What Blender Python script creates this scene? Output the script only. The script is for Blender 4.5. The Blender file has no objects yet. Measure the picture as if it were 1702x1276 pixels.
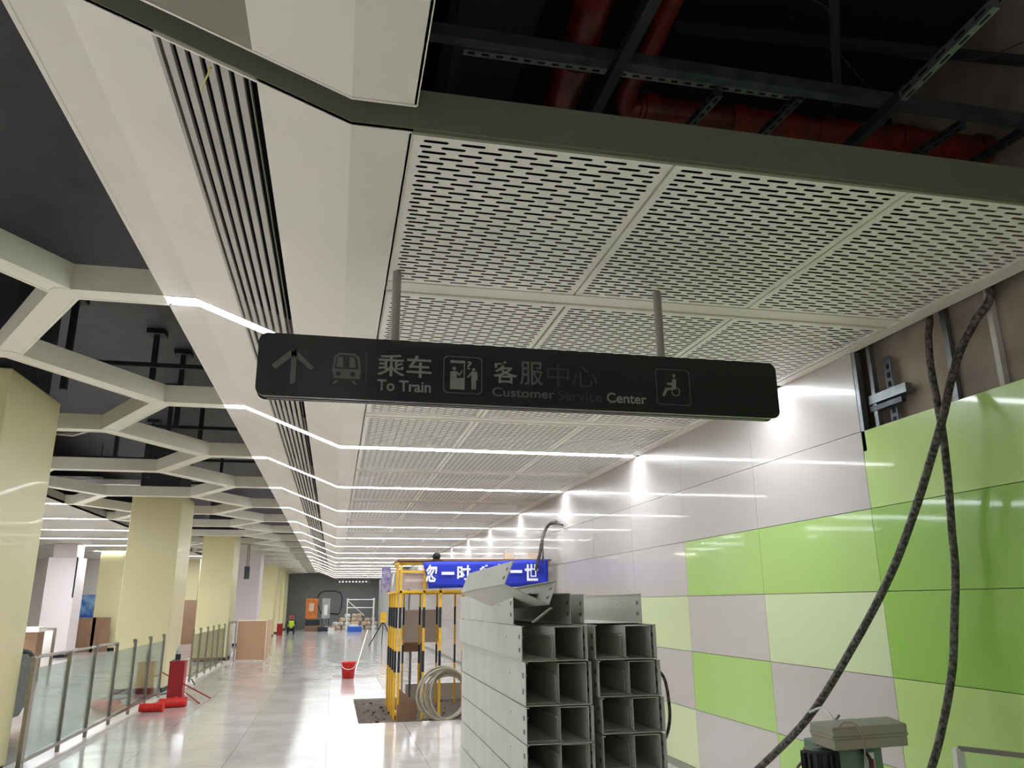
import bpy, bmesh, math, random
from mathutils import Vector, Matrix
random.seed(7)
sc = bpy.context.scene
col = sc.collection

# ---------------------------------------------------------------- camera, world, exposure
W_PX, H_PX, F_PX = 1702, 1276, 1292.19
YAW, PITCH, ROLL = 0.2196526, 0.2745617, -0.0089534
EYE = Vector((0.0, 0.0, 1.85))
_f = Vector((math.sin(YAW) * math.cos(PITCH), math.cos(YAW) * math.cos(PITCH), math.sin(PITCH)))
_r = Vector((math.cos(YAW), -math.sin(YAW), 0))
_u = _r.cross(_f)
RIGHT = _r * math.cos(ROLL) + _u * math.sin(ROLL)
UP = -_r * math.sin(ROLL) + _u * math.cos(ROLL)
cam_data = bpy.data.cameras.new('camera')
cam_data.sensor_fit = 'HORIZONTAL'
cam_data.sensor_width = 36.0
cam_data.lens = F_PX / W_PX * 36.0
cam_data.clip_start = 0.05
cam_data.clip_end = 300
cam = bpy.data.objects.new('camera', cam_data)
col.objects.link(cam)
m = Matrix((RIGHT, UP, -_f)).transposed().to_4x4()
m.translation = EYE
cam.matrix_world = m
sc.camera = cam
sc.view_settings.view_transform = 'Standard'
sc.view_settings.look = 'None'
sc.view_settings.gamma = 1.0
sc.view_settings.use_curve_mapping = False
sc.view_settings.exposure = 1.6
world = bpy.data.worlds.new('world')
sc.world = world
world.use_nodes = True
world.node_tree.nodes['Background'].inputs[0].default_value = (0.9, 0.95, 1.0, 1)
world.node_tree.nodes['Background'].inputs[1].default_value = 0.02
STRIP_POWER = 12.0
HALL_POWER = 36.0    # hall strips boosted as added fill light, not stronger lamps of the place
sc.cycles.max_bounces = 8
sc.cycles.diffuse_bounces = 5
sc.cycles.glossy_bounces = 4
sc.cycles.transmission_bounces = 6
sc.cycles.caustics_reflective = False
sc.cycles.caustics_refractive = False
sc.cycles.use_denoising = True
sc.cycles.sample_clamp_indirect = 6


UNIT = 1.0     # metres per drawing unit of the part being built
FOOT = 1.15625  # the things standing on the floor are drawn in units of 1.156 m


def at(px, py, axis, value):
    """world point where the line of sight of a photo pixel meets a plane of the room"""
    d = RIGHT * (px - 851) + UP * (638 - py) + _f * F_PX
    return (EYE + d * ((value * UNIT - EYE[axis]) / d[axis])) / UNIT


# ---------------------------------------------------------------- materials
def lin(c):
    return tuple(((v / 255) / 12.92 if v / 255 <= 0.04045 else (((v / 255) + 0.055) / 1.055) ** 2.4) for v in c)


def mat(name, rgb, rough=0.5, metal=0.0, noise=0.0, nscale=4.0, emit=0.0, emit_rgb=None, coat=0.0,
        alpha=1.0, trans=0.0, rgb2=None, bump=0.0, stretch=None, detail=4.0, lo=0.35, hi=0.65, spec=0.5):
    mt = bpy.data.materials.new(name)
    mt.use_nodes = True
    nt = mt.node_tree
    b = nt.nodes['Principled BSDF']
    c = lin(rgb)
    b.inputs['Base Color'].default_value = (*c, 1)
    b.inputs['Roughness'].default_value = rough
    b.inputs['Metallic'].default_value = metal
    b.inputs['Coat Weight'].default_value = coat
    b.inputs['Coat Roughness'].default_value = 0.05
    b.inputs['Transmission Weight'].default_value = trans
    b.inputs['Alpha'].default_value = alpha
    b.inputs['Specular IOR Level'].default_value = spec
    if emit:
        b.inputs['Emission Color'].default_value = (*(lin(emit_rgb) if emit_rgb else c), 1)
        b.inputs['Emission Strength'].default_value = emit
    if noise or bump:
        tc = nt.nodes.new('ShaderNodeTexCoord')
        mp = nt.nodes.new('ShaderNodeMapping')
        if stretch:
            mp.inputs['Scale'].default_value = stretch
        nz = nt.nodes.new('ShaderNodeTexNoise')
        nz.inputs['Scale'].default_value = nscale
        nz.inputs['Detail'].default_value = detail
        nt.links.new(tc.outputs['Object'], mp.inputs[0])
        nt.links.new(mp.outputs[0], nz.inputs['Vector'])
        if noise:
            rp = nt.nodes.new('ShaderNodeValToRGB')
            rp.color_ramp.elements[0].position = lo
            rp.color_ramp.elements[1].position = hi
            c2 = lin(rgb2) if rgb2 else tuple(v * (1 - noise) for v in c)
            rp.color_ramp.elements[0].color = (*c2, 1)
            rp.color_ramp.elements[1].color = (*c, 1)
            nt.links.new(nz.outputs['Fac'], rp.inputs[0])
            nt.links.new(rp.outputs[0], b.inputs['Base Color'])
        if bump:
            bp = nt.nodes.new('ShaderNodeBump')
            bp.inputs['Strength'].default_value = bump
            bp.inputs['Distance'].default_value = 0.02
            nt.links.new(nz.outputs['Fac'], bp.inputs['Height'])
            nt.links.new(bp.outputs[0], b.inputs['Normal'])
    return mt


M = {}
M['ceil'] = mat('white_ceiling_metal', (240, 234, 224), 0.45, noise=0.05, nscale=1.2)
M['perf'] = mat('perforated_white_metal', (250, 247, 240), 0.5, noise=0.05, nscale=2)
M['fascia'] = mat('fascia_metal', (134, 134, 118), 0.5)
M['lattice'] = mat('lattice_metal', (232, 229, 212), 0.42, noise=0.04, nscale=1.5)
M['dark'] = mat('black_plenum', (9, 11, 12), 0.9)
M['slab'] = mat('painted_dark_slab', (56, 56, 59), 0.55, noise=0.5, nscale=2.2, rgb2=(42, 42, 44), bump=0.4, lo=0.3, hi=0.5)
M['slot'] = mat('slat_metal', (190, 186, 180), 0.4)
M['strip'] = mat('strip_diffuser', (255, 250, 238), 0.5, emit=STRIP_POWER, emit_rgb=(240, 247, 255))
M['boosted_strip'] = mat('boosted_strip_diffuser', (255, 250, 238), 0.5, emit=HALL_POWER, emit_rgb=(240, 247, 255))
M['white_panel'] = mat('enamel_white', (190, 183, 179), 0.28, coat=0.35, noise=0.03, nscale=0.7)
M['pale_panel'] = mat('enamel_pale_green', (200, 211, 166), 0.28, coat=0.35)
M['light_panel'] = mat('enamel_light_green', (168, 202, 112), 0.25, coat=0.4)
M['mid_panel'] = mat('enamel_mid_green', (182, 212, 122), 0.25, coat=0.45)
M['strong_panel'] = mat('enamel_strong_green', (144, 190, 78), 0.25, coat=0.45)
M['seam'] = mat('seam_dark', (140, 142, 125), 0.7)
M['board'] = mat('bare_board', (176, 162, 148), 0.85, noise=0.3, nscale=2.5, rgb2=(146, 134, 122), bump=0.3)
M['column'] = mat('pale_yellow_green_metal', (212, 203, 156), 0.38, noise=0.04, nscale=1.0, coat=0.1)
M['column_white'] = mat('lilac_white_metal', (215, 205, 205), 0.4)
M['steel'] = mat('brushed_steel', (165, 158, 148), 0.32, metal=0.85, noise=0.15, nscale=20)
M['galv'] = mat('galvanised_steel', (135, 140, 142), 0.45, metal=0.75, noise=0.3, nscale=14)
M['galv_dark'] = mat('dusty_steel', (88, 95, 100), 0.5, metal=0.6, noise=0.4, nscale=10)
M['strut_dark'] = mat('darkened_strut', (40, 44, 47), 0.6, metal=0.2)  # steel darkened so the plenum's shade sits in the strut colour
M['red_pipe'] = mat('red_fire_pipe', (128, 26, 24), 0.35, noise=0.5, nscale=6, rgb2=(70, 14, 14), coat=0.3)
M['clamp'] = mat('black_clamp', (35, 38, 40), 0.5, metal=0.5)
M['sign'] = mat('black_sign_acrylic', (40, 44, 46), 0.22, coat=0.2)
M['sign_edge'] = mat('sign_grey_edge', (120, 116, 116), 0.4, metal=0.4)
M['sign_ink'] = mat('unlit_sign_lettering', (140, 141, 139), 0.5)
M['sign_ink_dim'] = mat('dim_sign_lettering', (55, 60, 63), 0.5)  # glare over the middle words is put into the darker letter tones
M['sign_ink_mid'] = mat('mid_tone_sign_lettering', (98, 101, 102), 0.5)
M['rod'] = mat('grey_rod', (165, 158, 156), 0.4, metal=0.3)
M['tray'] = mat('grey_tray_paint', (212, 212, 202), 0.5, noise=0.1, nscale=5)
M['tray_in'] = mat('grey_tray_inside', (150, 152, 148), 0.5, noise=0.15, nscale=5)
M['yellow'] = mat('hazard_yellow', (240, 186, 40), 0.45, noise=0.15, nscale=8)
M['black'] = mat('hazard_black', (30, 32, 38), 0.5)
M['banner'] = mat('blue_banner', (32, 52, 190), 0.6, noise=0.1, nscale=2)
M['banner_ink'] = mat('banner_white', (238, 238, 242), 0.6)
M['cable'] = mat('dusty_black_cable', (48, 45, 44), 0.65, noise=0.5, nscale=38, rgb2=(112, 104, 96), lo=0.38, hi=0.58, bump=0.3)
M['thin_cable'] = mat('grey_cable', (150, 142, 126), 0.6)
M['hose'] = mat('dusty_hose', (160, 150, 130), 0.6, noise=0.2, nscale=12)
M['card'] = mat('brown_cardboard', (178, 140, 108), 0.85, noise=0.06, nscale=3)
M['card_edge'] = mat('cardboard_edge', (232, 214, 186), 0.8)
M['red'] = mat('red_plastic', (226, 42, 34), 0.4)
M['dark_red'] = mat('dark_red_metal', (160, 32, 34), 0.45)
M['white'] = mat('white_plastic', (232, 230, 226), 0.5)
M['hivis'] = mat('hi_vis_vest', (205, 235, 60), 0.7)
M['navy'] = mat('navy_cloth', (40, 44, 66), 0.8)
M['skin'] = mat('skin', (170, 122, 98), 0.6)
M['grey_wall'] = mat('grey_end_wall', (128, 128, 124), 0.8, noise=0.12, nscale=0.8)
M['hall_wall'] = mat('hall_wall', (205, 198, 190), 0.8)
M['pit'] = mat('bare_screed', (104, 92, 80), 0.9, noise=0.4, nscale=6, bump=0.5)
M['stone'] = mat('pale_kerb_stone', (205, 198, 190), 0.3)
M['green_sign'] = mat('exit_green', (30, 120, 70), 0.5)
M['orange'] = mat('orange_poster', (226, 130, 60), 0.6, noise=0.3, nscale=5)
M['blue'] = mat('blue_plastic', (40, 90, 190), 0.5)
M['kiosk_blue'] = mat('kiosk_blue', (60, 110, 200), 0.5, noise=0.5, nscale=3, rgb2=(150, 190, 230))
M['rubble'] = mat('carton_beige', (236, 224, 204), 0.8, noise=0.3, nscale=3)
M['rubble2'] = mat('carton_pink_brown', (214, 190, 168), 0.8)
M['soffit_grey'] = mat('grey_soffit', (176, 172, 160), 0.5)
M['film'] = mat('plastic_film', (190, 190, 186), 0.35, noise=0.3, nscale=6, stretch=(1, 8, 0.3), alpha=0.9)
M['box_green'] = mat('dusty_green_paint', (142, 156, 134), 0.6, noise=0.25, nscale=7, rgb2=(166, 152, 136))
M['box_body'] = mat('dark_green_body', (112, 138, 118), 0.6)
M['arch_paint'] = mat('dark_wall_line', (62, 62, 62), .8)
M['motor'] = mat('motor_black', (34, 38, 38), 0.5)
M['grey_board'] = mat('lilac_grey_board', (205, 195, 197), .7)
M['brown'] = mat('brown_board', (140, 108, 82), 0.7, noise=0.15, nscale=2)
M['yellow_poster'] = mat('yellow_print', (225, 214, 110), 0.6)


def glass_mat():
    mt = bpy.data.materials.new('railing_glass')
    mt.use_nodes = True
    nt = mt.node_tree
    nt.nodes.clear()
    out = nt.nodes.new('ShaderNodeOutputMaterial')
    mix = nt.nodes.new('ShaderNodeMixShader')
    tr = nt.nodes.new('ShaderNodeBsdfTransparent')
    tr.inputs[0].default_value = (0.90, 0.945, 0.925, 1)
    gl = nt.nodes.new('ShaderNodeBsdfGlossy')
    gl.inputs['Roughness'].default_value = 0.05
    gl.inputs['Color'].default_value = (0.8, 0.85, 0.82, 1)
    fr = nt.nodes.new('ShaderNodeFresnel')
    fr.inputs[0].default_value = 1.5
    ml = nt.nodes.new('ShaderNodeMath')
    ml.operation = 'MULTIPLY_ADD'
    ml.inputs[1].default_value = 0.6
    ml.inputs[2].default_value = 0.02
    nt.links.new(fr.outputs[0], ml.inputs[0])
    nt.links.new(ml.outputs[0], mix.inputs[0])
    nt.links.new(tr.outputs[0], mix.inputs[1])
    nt.links.new(gl.outputs[0], mix.inputs[2])
    nt.links.new(mix.outputs[0], out.inputs[0])
    return mt


M['glass'] = glass_mat()


def floor_mat():
    mt = bpy.data.materials.new('polished_floor_tiles')
    mt.use_nodes = True
    nt = mt.node_tree
    b = nt.nodes['Principled BSDF']
    tc = nt.nodes.new('ShaderNodeTexCoord')
    nz = nt.nodes.new('ShaderNodeTexNoise')
    nz.inputs['Scale'].default_value = 0.9
    nz.inputs['Detail'].default_value = 8
    nz.inputs['Roughness'].default_value = 0.65
    rp = nt.nodes.new('ShaderNodeValToRGB')
    rp.color_ramp.elements[0].position = 0.35
    rp.color_ramp.elements[1].position = 0.68
    rp.color_ramp.elements[0].color = (*lin((194, 187, 182)), 1)
    rp.color_ramp.elements[1].color = (*lin((220, 214, 208)), 1)
    br = nt.nodes.new('ShaderNodeTexBrick')
    br.offset = 0.0
    br.inputs['Scale'].default_value = 1.0
    br.inputs['Brick Width'].default_value = 1.2
    br.inputs['Row Height'].default_value = 1.2
    br.inputs['Mortar Size'].default_value = 0.004
    br.inputs['Color2'].default_value = (0.94, 0.94, 0.94, 1)
    br.inputs['Color1'].default_value = (1, 1, 1, 1)
    br.inputs['Mortar'].default_value = (0.5, 0.48, 0.46, 1)
    mx = nt.nodes.new('ShaderNodeMixRGB')
    mx.blend_type = 'MULTIPLY'
    mx.inputs[0].default_value = 1
    nt.links.new(tc.outputs['Object'], nz.inputs['Vector'])
    nt.links.new(tc.outputs['Object'], br.inputs['Vector'])
    nt.links.new(nz.outputs['Fac'], rp.inputs[0])
    nt.links.new(rp.outputs[0], mx.inputs[1])
    nt.links.new(br.outputs['Color'], mx.inputs[2])
    nt.links.new(mx.outputs[0], b.inputs['Base Color'])
    n2 = nt.nodes.new('ShaderNodeTexNoise')
    n2.inputs['Scale'].default_value = 2.5
    n2.inputs['Detail'].default_value = 6
    mr = nt.nodes.new('ShaderNodeMapRange')
    mr.inputs['To Min'].default_value = 0.04
    mr.inputs['To Max'].default_value = 0.2
    nt.links.new(tc.outputs['Object'], n2.inputs['Vector'])
    nt.links.new(n2.outputs['Fac'], mr.inputs['Value'])
    nt.links.new(mr.outputs[0], b.inputs['Roughness'])
    b.inputs['Specular IOR Level'].default_value = 0.75
    n3 = nt.nodes.new('ShaderNodeTexNoise')
    n3.inputs['Scale'].default_value = 1.6
    bp = nt.nodes.new('ShaderNodeBump')
    bp.inputs['Strength'].default_value = 0.09
    bp.inputs['Distance'].default_value = 0.05
    nt.links.new(tc.outputs['Object'], n3.inputs['Vector'])
    nt.links.new(n3.outputs['Fac'], bp.inputs['Height'])
    nt.links.new(bp.outputs[0], b.inputs['Normal'])
    return mt


M['floor'] = floor_mat()


# ---------------------------------------------------------------- mesh builder
class MB:
    def __init__(self):
        self.v, self.f, self.mi, self.sm, self.mats = [], [], [], [], []

    def _m(self, mt):
        mt = M[mt] if isinstance(mt, str) else mt
        if mt not in self.mats:
            self.mats.append(mt)
        return self.mats.index(mt)

    def face(self, pts, mt, smooth=False):
        n = len(self.v)
        self.v += [tuple(p) for p in pts]
        self.f.append(tuple(range(n, n + len(pts))))
        self.mi.append(self._m(mt))
        self.sm.append(smooth)

    def add(self, verts, faces, mt, smooth=False):
        n = len(self.v)
        self.v += [tuple(p) for p in verts]
        k = self._m(mt)
        for f in faces:
            self.f.append(tuple(n + i for i in f))
            self.mi.append(k)
            self.sm.append(smooth)

    def box(self, a, b, mt, M4=None):
        x0, y0, z0 = a
        x1, y1, z1 = b
        vs = [Vector(p) for p in ((x0, y0, z0), (x1, y0, z0), (x1, y1, z0), (x0, y1, z0),
                                  (x0, y0, z1), (x1, y0, z1), (x1, y1, z1), (x0, y1, z1))]
        if M4 is not None:
            vs = [M4 @ v for v in vs]
        self.add(vs, [(0, 3, 2, 1), (4, 5, 6, 7), (0, 1, 5, 4), (1, 2, 6, 5), (2, 3, 7, 6), (3, 0, 4, 7)], mt)
        return self

    def bar(self, p, q, w, h, mt, up=(0, 0, 1)):
        p, q = Vector(p), Vector(q)
        d = (q - p).normalized()
        upv = Vector(up)
        if abs(d.dot(upv)) > 0.98:
            upv = Vector((0, 1, 0))
        s = d.cross(upv).normalized() * (w / 2)
        t = s.cross(d).normalized() * (h / 2)
        vs = [p - s - t, p + s - t, p + s + t, p - s + t, q - s - t, q + s - t, q + s + t, q - s + t]
        self.add(vs, [(0, 1, 2, 3), (7, 6, 5, 4), (0, 4, 5, 1), (1, 5, 6, 2), (2, 6, 7, 3), (3, 7, 4, 0)], mt)
        return self

    def tube(self, pts, r, mt, n=10, closed=False):
        pts = [Vector(p) for p in pts]
        rs = r if isinstance(r, (list, tuple)) else [r] * len(pts)
        vs, fs = [], []
        prev = None
        L = len(pts)
        for i, p in enumerate(pts):
            if closed:
                d = (pts[(i + 1) % L] - pts[i - 1]).normalized()
            else:
                d = (pts[min(i + 1, L - 1)] - pts[max(i - 1, 0)]).normalized()
            if prev is None:
                a = Vector((0, 0, 1)) if abs(d.z) < 0.9 else Vector((1, 0, 0))
                s = d.cross(a).normalized()
            else:
                s = (prev - d * prev.dot(d)).normalized()
            prev = s
            t = d.cross(s)
            for k in range(n):
                an = 2 * math.pi * k / n
                vs.append(p + (s * math.cos(an) + t * math.sin(an)) * rs[i])
        R = L if closed else L - 1
        for i in range(R):
            for k in range(n):
                a, b = i * n + k, i * n + (k + 1) % n
                c, d2 = ((i + 1) % L) * n + (k + 1) % n, ((i + 1) % L) * n + k
                fs.append((a, b, c, d2))
        self.add(vs, fs, mt, True)
        if not closed:
            self.add([vs[k] for k in range(n)], [tuple(range(n))[::-1]], mt)
            self.add([vs[(L - 1) * n + k] for k in range(n)], [tuple(range(n))], mt)
        return self

    def lathe(self, c, prof, mt, n=24):
        c = Vector(c)
        vs, fs = [], []
        for r, z in prof:
            for k in range(n):
                a = 2 * math.pi * k / n
                vs.append(c + Vector((r * math.cos(a), r * math.sin(a), z)))
        for i in range(len(prof) - 1):
            for k in range(n):
                fs.append((i * n + k, i * n + (k + 1) % n, (i + 1) * n + (k + 1) % n, (i + 1) * n + k))
        self.add(vs, fs, mt, True)
        return self

    def sheet(self, poly, axis, a, b, mt):
        """extrude a 2-D outline along one axis from a to b"""
        def p3(u, v, w):
            return {0: (w, u, v), 1: (u, w, v), 2: (u, v, w)}[axis]
        n = len(poly)
        vs = [p3(u, v, a) for u, v in poly] + [p3(u, v, b) for u, v in poly]
        fs = [tuple(range(n)), tuple(range(2 * n - 1, n - 1, -1))]
        fs += [(i, (i + 1) % n, n + (i + 1) % n, n + i)[::-1] for i in range(n)]
        self.add(vs, fs, mt)
        return self

    def build(self, name, parent=None, origin=None, recalc=True):
        me = bpy.data.meshes.new(name)
        o_ = Vector(origin) if origin is not None else Vector((0, 0, 0))
        me.from_pydata([(Vector(v) - o_) * UNIT for v in self.v], [], self.f)
        for mt in self.mats:
            me.materials.append(mt)
        me.polygons.foreach_set('material_index', self.mi)
        me.polygons.foreach_set('use_smooth', self.sm)
        if recalc:
            bm = bmesh.new()
            bm.from_mesh(me)
            bmesh.ops.recalc_face_normals(bm, faces=bm.faces)
            bm.to_mesh(me)
            bm.free()
        me.update()
        o = bpy.data.objects.new(name, me)
        col.objects.link(o)
        if parent is not None:
            o.parent = parent
            o.location = o_ * UNIT - parent.location
        else:
            o.location = o_ * UNIT
        return o


def thing(name, loc, label, cat, group=None):
    o = bpy.data.objects.new(name, None)
    o.empty_display_size = 0.1
    o.location = Vector(loc) * UNIT
    col.objects.link(o)
    return tag(o, label, cat, group)


def tag(o, label, cat, group=None, kind=None):
    o['label'] = label
    o['category'] = cat
    if group:
        o['group'] = group
    if kind:
        o['kind'] = kind
    return o


def struct(o):
    o['kind'] = 'structure'
    return o


def bevel(o, w=0.005, seg=2):
    md = o.modifiers.new('bevel', 'BEVEL')
    md.width = w
    md.segments = seg
    md.limit_method = 'ANGLE'
    md.angle_limit = math.radians(50)
    return o


def copy_tree(o, parent=None):
    c = o.copy()
    col.objects.link(c)
    if parent is not None:
        c.parent = parent
        c.matrix_parent_inverse = o.matrix_parent_inverse.copy()
    for ch in list(o.children):
        copy_tree(ch, c)
    return c


def smooth_path(pts, k=8):
    pts = [Vector(p) for p in pts]
    out = []
    P = [pts[0] * 2 - pts[1]] + pts + [pts[-1] * 2 - pts[-2]]
    for i in range(1, len(P) - 2):
        a, b, c, d = P[i - 1:i + 3]
        for j in range(k):
            t = j / k
            out.append(0.5 * ((2 * b) + (c - a) * t + (2 * a - 5 * b + 4 * c - d) * t * t + (3 * b - a - 3 * c + d) * t ** 3))
    out.append(pts[-1])
    return out


# ---------------------------------------------------------------- room dimensions
XW, ZC, ZH = 4.0, 3.783, 4.25           # right wall, flat ceiling, upper (hall) ceiling
XF, XG, XE = -0.03, -1.21, -1.45       # foot and head of the slope, outer edge of the white soffit
T0, TP, HW = 2.775, 3.6, 0.085         # first trough, spacing, half width of a light strip
Y_END = 67.0
NB = 17
YS = [T0 + TP * k for k in range(NB + 1)]
SL = (ZH - ZC) / (XG - XF)


def zs(x):
    return ZC if x >= XF else (ZH if x <= XG else ZC + (x - XF) * SL)


# ---------------------------------------------------------------- floor
PX0, PX1, PY0, PY1 = 0.485, 4.0, 13.76, 17.25
fl = MB()
for (x0, x1, y0, y1) in ((-16, PX0, -16, Y_END + 2), (PX0, 4.3, -16, PY0), (PX0, 4.3, PY1, Y_END + 2)):
    fl.box((x0, y0, -0.2), (x1, y1, 0), 'floor')
struct(fl.build('floor'))
pt = MB()
pt.box((PX0, PY0, -0.2), (4.3, PY1, -0.04), 'pit')
for k in range(60):
    x, y, s = random.uniform(PX0 + .1, 2.2), random.uniform(PY0 + .1, PY1 - .1), random.uniform(.015, .06)
    pt.box((x, y, -0.04), (x + s, y + s * 1.3, -0.04 + s * .6), 'pit')
struct(pt.build('floor'))
struct(MB().box((-3.75, 10.76, 0), (-3.3, 30.3, 0.012), 'stone').build('trim_1'))

# ---------------------------------------------------------------- right wall: enamel panels
ZROW = [3.783, 3.13, 2.526, 1.91, 1.305, 0.69, 0.08, 0.0]
YSEAM = [5.28 + 1.69 * k for k in range(-12, 37)]
wl = MB()
PAT = {  # (row, bay) -> colour, bay 0 lies between Y 5.28 and 6.97
    (2, 0): 'light_panel', (2, 1): 'light_panel', (3, 0): 'pale_panel', (3, 2): 'pale_panel',
    (4, 1): 'light_panel', (5, 0): 'light_panel', (5, 2): 'pale_panel'}
GAP = 0.0025
for bi in range(-12, 37):
    ya, yb = 5.28 + 1.69 * bi, 5.28 + 1.69 * (bi + 1)
    cuts = [(ya, yb)]
    for ya, yb in cuts:
        for ri in range(7):
            if bi < 0:
                if ri == 0:
                    continue
                mt = {1: 'mid_panel', 2: 'strong_panel', 3: 'strong_panel', 4: 'mid_panel', 5: 'mid_panel', 6: 'seam'}[ri]
            else:
                mt = PAT.get((ri, bi), 'white_panel' if ri < 6 else 'seam')
            wl.box((XW, ya + GAP, ZROW[ri + 1] + GAP), (XW + 0.03, yb - GAP, ZROW[ri] - GAP), mt)
wl.box((XW + 0.03, 5.28, 0), (XW + 0.06, Y_END + 2, ZC), 'seam')
wl.box((XW + 0.03, -16, 0), (XW + 0.06, 5.28, 3.12), 'seam')
struct(wl.build('wall_right'))
# bare structure seen through the missing top row of panels
bw = MB()
bw.box((XW + 0.16, -16, 0), (XW + 0.6, 8, 6), 'board')
bw.box((XW + 0.06, 5.42, 2.85), (XW + 0.16, 5.6, 6), 'dark')
struct(bw.build('wall_right'))
struct(MB().box((XW + 0.6, -16, 0), (XW + 0.8, Y_END + 2, 6), 'dark').build('wall_right'))
# framing in the opening
fr = thing('wall_stud_frame', (XW + 0.1, 5.2, 3.0), 'galvanised steel stud frame at edge of wall opening above green panels', 'steel frame')
s1 = MB()
s1.box((XW + 0.0, 5.235, 2.97), (XW + 0.05, 5.275, ZC - .01), 'galv')
s1.box((XW + 0.06, 5.13, 3.0), (XW + 0.10, 5.17, 4.0), 'galv')
s1.build('stud', fr)
sb = MB()
sb.box((XW + 0.05, 4.78, 3.33), (XW + 0.11, 5.2, 3.40), 'galv')
sb.box((XW + 0.05, 4.84, 3.27), (XW + 0.09, 5.2, 3.31), 'galv_dark')
sb.build('bracket', fr)
pc = MB()
pc.box((XW + 0.10, 4.96, 2.95), (XW + 0.105, 5.04, 3.67), 'galv_dark')
for k in range(9):
    pc.box((XW + 0.096, 4.985, 3.01 + k * .07), (XW + 0.099, 5.015, 3.05 + k * .07), 'dark')
pc.build('slotted_channel', fr)
bt = MB()
bt.box((XW + 0.12, 4.38, 2.85), (XW + 0.155, 4.43, 4.15), 'galv')
bt.box((XW + 0.11, 3.98, 2.85), (XW + 0.155, 4.02, 4.15), 'tray')
bt.build('batten', fr)

# ---------------------------------------------------------------- other walls
struct(MB().box((-16.2, Y_END, 0), (4.3, Y_END + .2, 6), 'grey_wall').build('wall_back'))
struct(MB().box((-16.2, -16, 0), (-16, Y_END, 6), 'hall_wall').build('wall_left'))
struct(MB().box((-16, -16.2, 0), (4.3, -16, 6), 'hall_wall').build('wall_front'))
# slab and plenum
struct(MB().box((-16.2, -16, 5.7), (XE + .3, Y_END + .2, 5.95), 'slab').build('ceiling'))
struct(MB().box((XE + .3, -16, 5.7), (4.8, Y_END + .2, 5.95), 'dark').build('ceiling'))
struct(MB().box((XE + .26, T0 - 14.4, 4.32), (XE + .3, Y_END, 5.7), 'dark').build('wall_1'))

# ---------------------------------------------------------------- white ceiling bays
SX0, SX1 = -0.835, -0.42          # slotted part of the slope
TH = 0.03


def sloped(mb, x0, x1, y0, y1, mt, th=TH):
    za, zb = zs(x0), zs(x1)
    mb.add([(x0, y0, za), (x1, y0, zb), (x1, y1, zb), (x0, y1, za),
            (x0, y0, za + th), (x1, y0, zb + th), (x1, y1, zb + th), (x0, y1, za + th)],
           [(0, 3, 2, 1), (4, 5, 6, 7), (0, 1, 5, 4), (1, 2, 6, 5), (2, 3, 7, 6), (3, 0, 4, 7)], mt)


PXS = [0.225, 1.435, 2.675, 3.90]


def bay_mesh(y0, y1, right=True, dark_slot=False):
    b = MB()
    sloped(b, XE, XG, y0, y1, 'ceil')
    sloped(b, XG, SX0, y0, y1, 'ceil')
    sloped(b, SX1, XF, y0, y1, 'ceil')
    sloped(b, XF, PXS[0], y0, y1, 'ceil')
    b.box((XE - .004, y0, ZH - .004), (XE + .02, y1, ZH + .22), 'ceil')
    b.box((PXS[0] - .01, y0, ZC), (PXS[0] + .005, y1, ZC + .06), 'ceil')
    for yy in (y0, y1 - .012):   # turned-up lips beside the troughs
        for xa, xb in ((XE, XG), (XG, SX0), (SX0, SX1), (SX1, XF), (XF, PXS[0])):
            za, zb = zs(xa), zs(xb)
            b.add([(xa, yy, za - .004), (xb, yy, zb - .004), (xb, yy + .012, zb - .004), (xa, yy + .012, za - .004),
                   (xa, yy, za + .16), (xb, yy, zb + .16), (xb, yy + .012, zb + .16), (xa, yy + .012, za + .16)],
                  [(0, 3, 2, 1), (4, 5, 6, 7), (0, 1, 5, 4), (1, 2, 6, 5), (2, 3, 7, 6), (3, 0, 4, 7)], 'ceil')
    if right:
        b.box((PXS[3], y0, ZC), (XW + .02, y1, ZC + .05), 'ceil')
        ym = y0 + 1.63
        b.box((PXS[0], ym, ZC), (PXS[3], ym + .03, ZC + .03), 'ceil')
        b.box((PXS[0], ym + .17, ZC), (PXS[3], ym + .2, ZC + .03), 'ceil')
        b.box((PXS[0], ym + .03, ZC + .012), (PXS[3], ym + .17, ZC + .03), 'ceil')
        for yy in (y0, y1 - .02):
            b.box((PXS[0], yy, ZC - .002), (PXS[3], yy + .02, ZC + .18), 'fascia' if yy == y0 and abs(y0 - YS[0] - HW - .045) < .1 else 'ceil')
    if dark_slot:
        sloped(b, SX0, SX1, y0, y1, 'fascia')
    else:
        n = 7
        wdt = (SX1 - SX0) / n
        for k in range(n):
            xa = SX0 + wdt * k + wdt * .42
            xb = xa + wdt * .58
            if k == n - 1:
                xa, xb = xa, xa + wdt * .2
            sloped(b, xa - (wdt * .42 if k == -1 else 0), xb - (0 if k < n - 1 else 0.01), y0 + .012, y1 - .012, 'slot', .035)
        sloped(b, SX0 - .012, SX0 + .006, y0 + .012, y1 - .012, 'slot', .05)
        # black trough above the slats
        sl = MB()
    return b


CEILS = []
for k in range(NB):
    y0, y1 = YS[k] + HW, YS[k + 1] - HW
    if k == 0:
        y0 = 2.91
    o = struct(bay_mesh(y0, y1).build('ceiling'))
# near side of the first trough (beyond it the panels are not yet hung)
for (y0, y1) in ((T0 - TP + HW, 2.735), (T0 - 2 * TP + HW, T0 - TP - HW), (T0 - 3 * TP + HW, T0 - 2 * TP - HW), (T0 - 4 * TP + HW, T0 - 3 * TP - HW), (T0 - 5 * TP + HW, T0 - 4 * TP - HW)):
    struct(bay_mesh(y0, y1, right=False, dark_slot=True).build('ceiling'))
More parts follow.
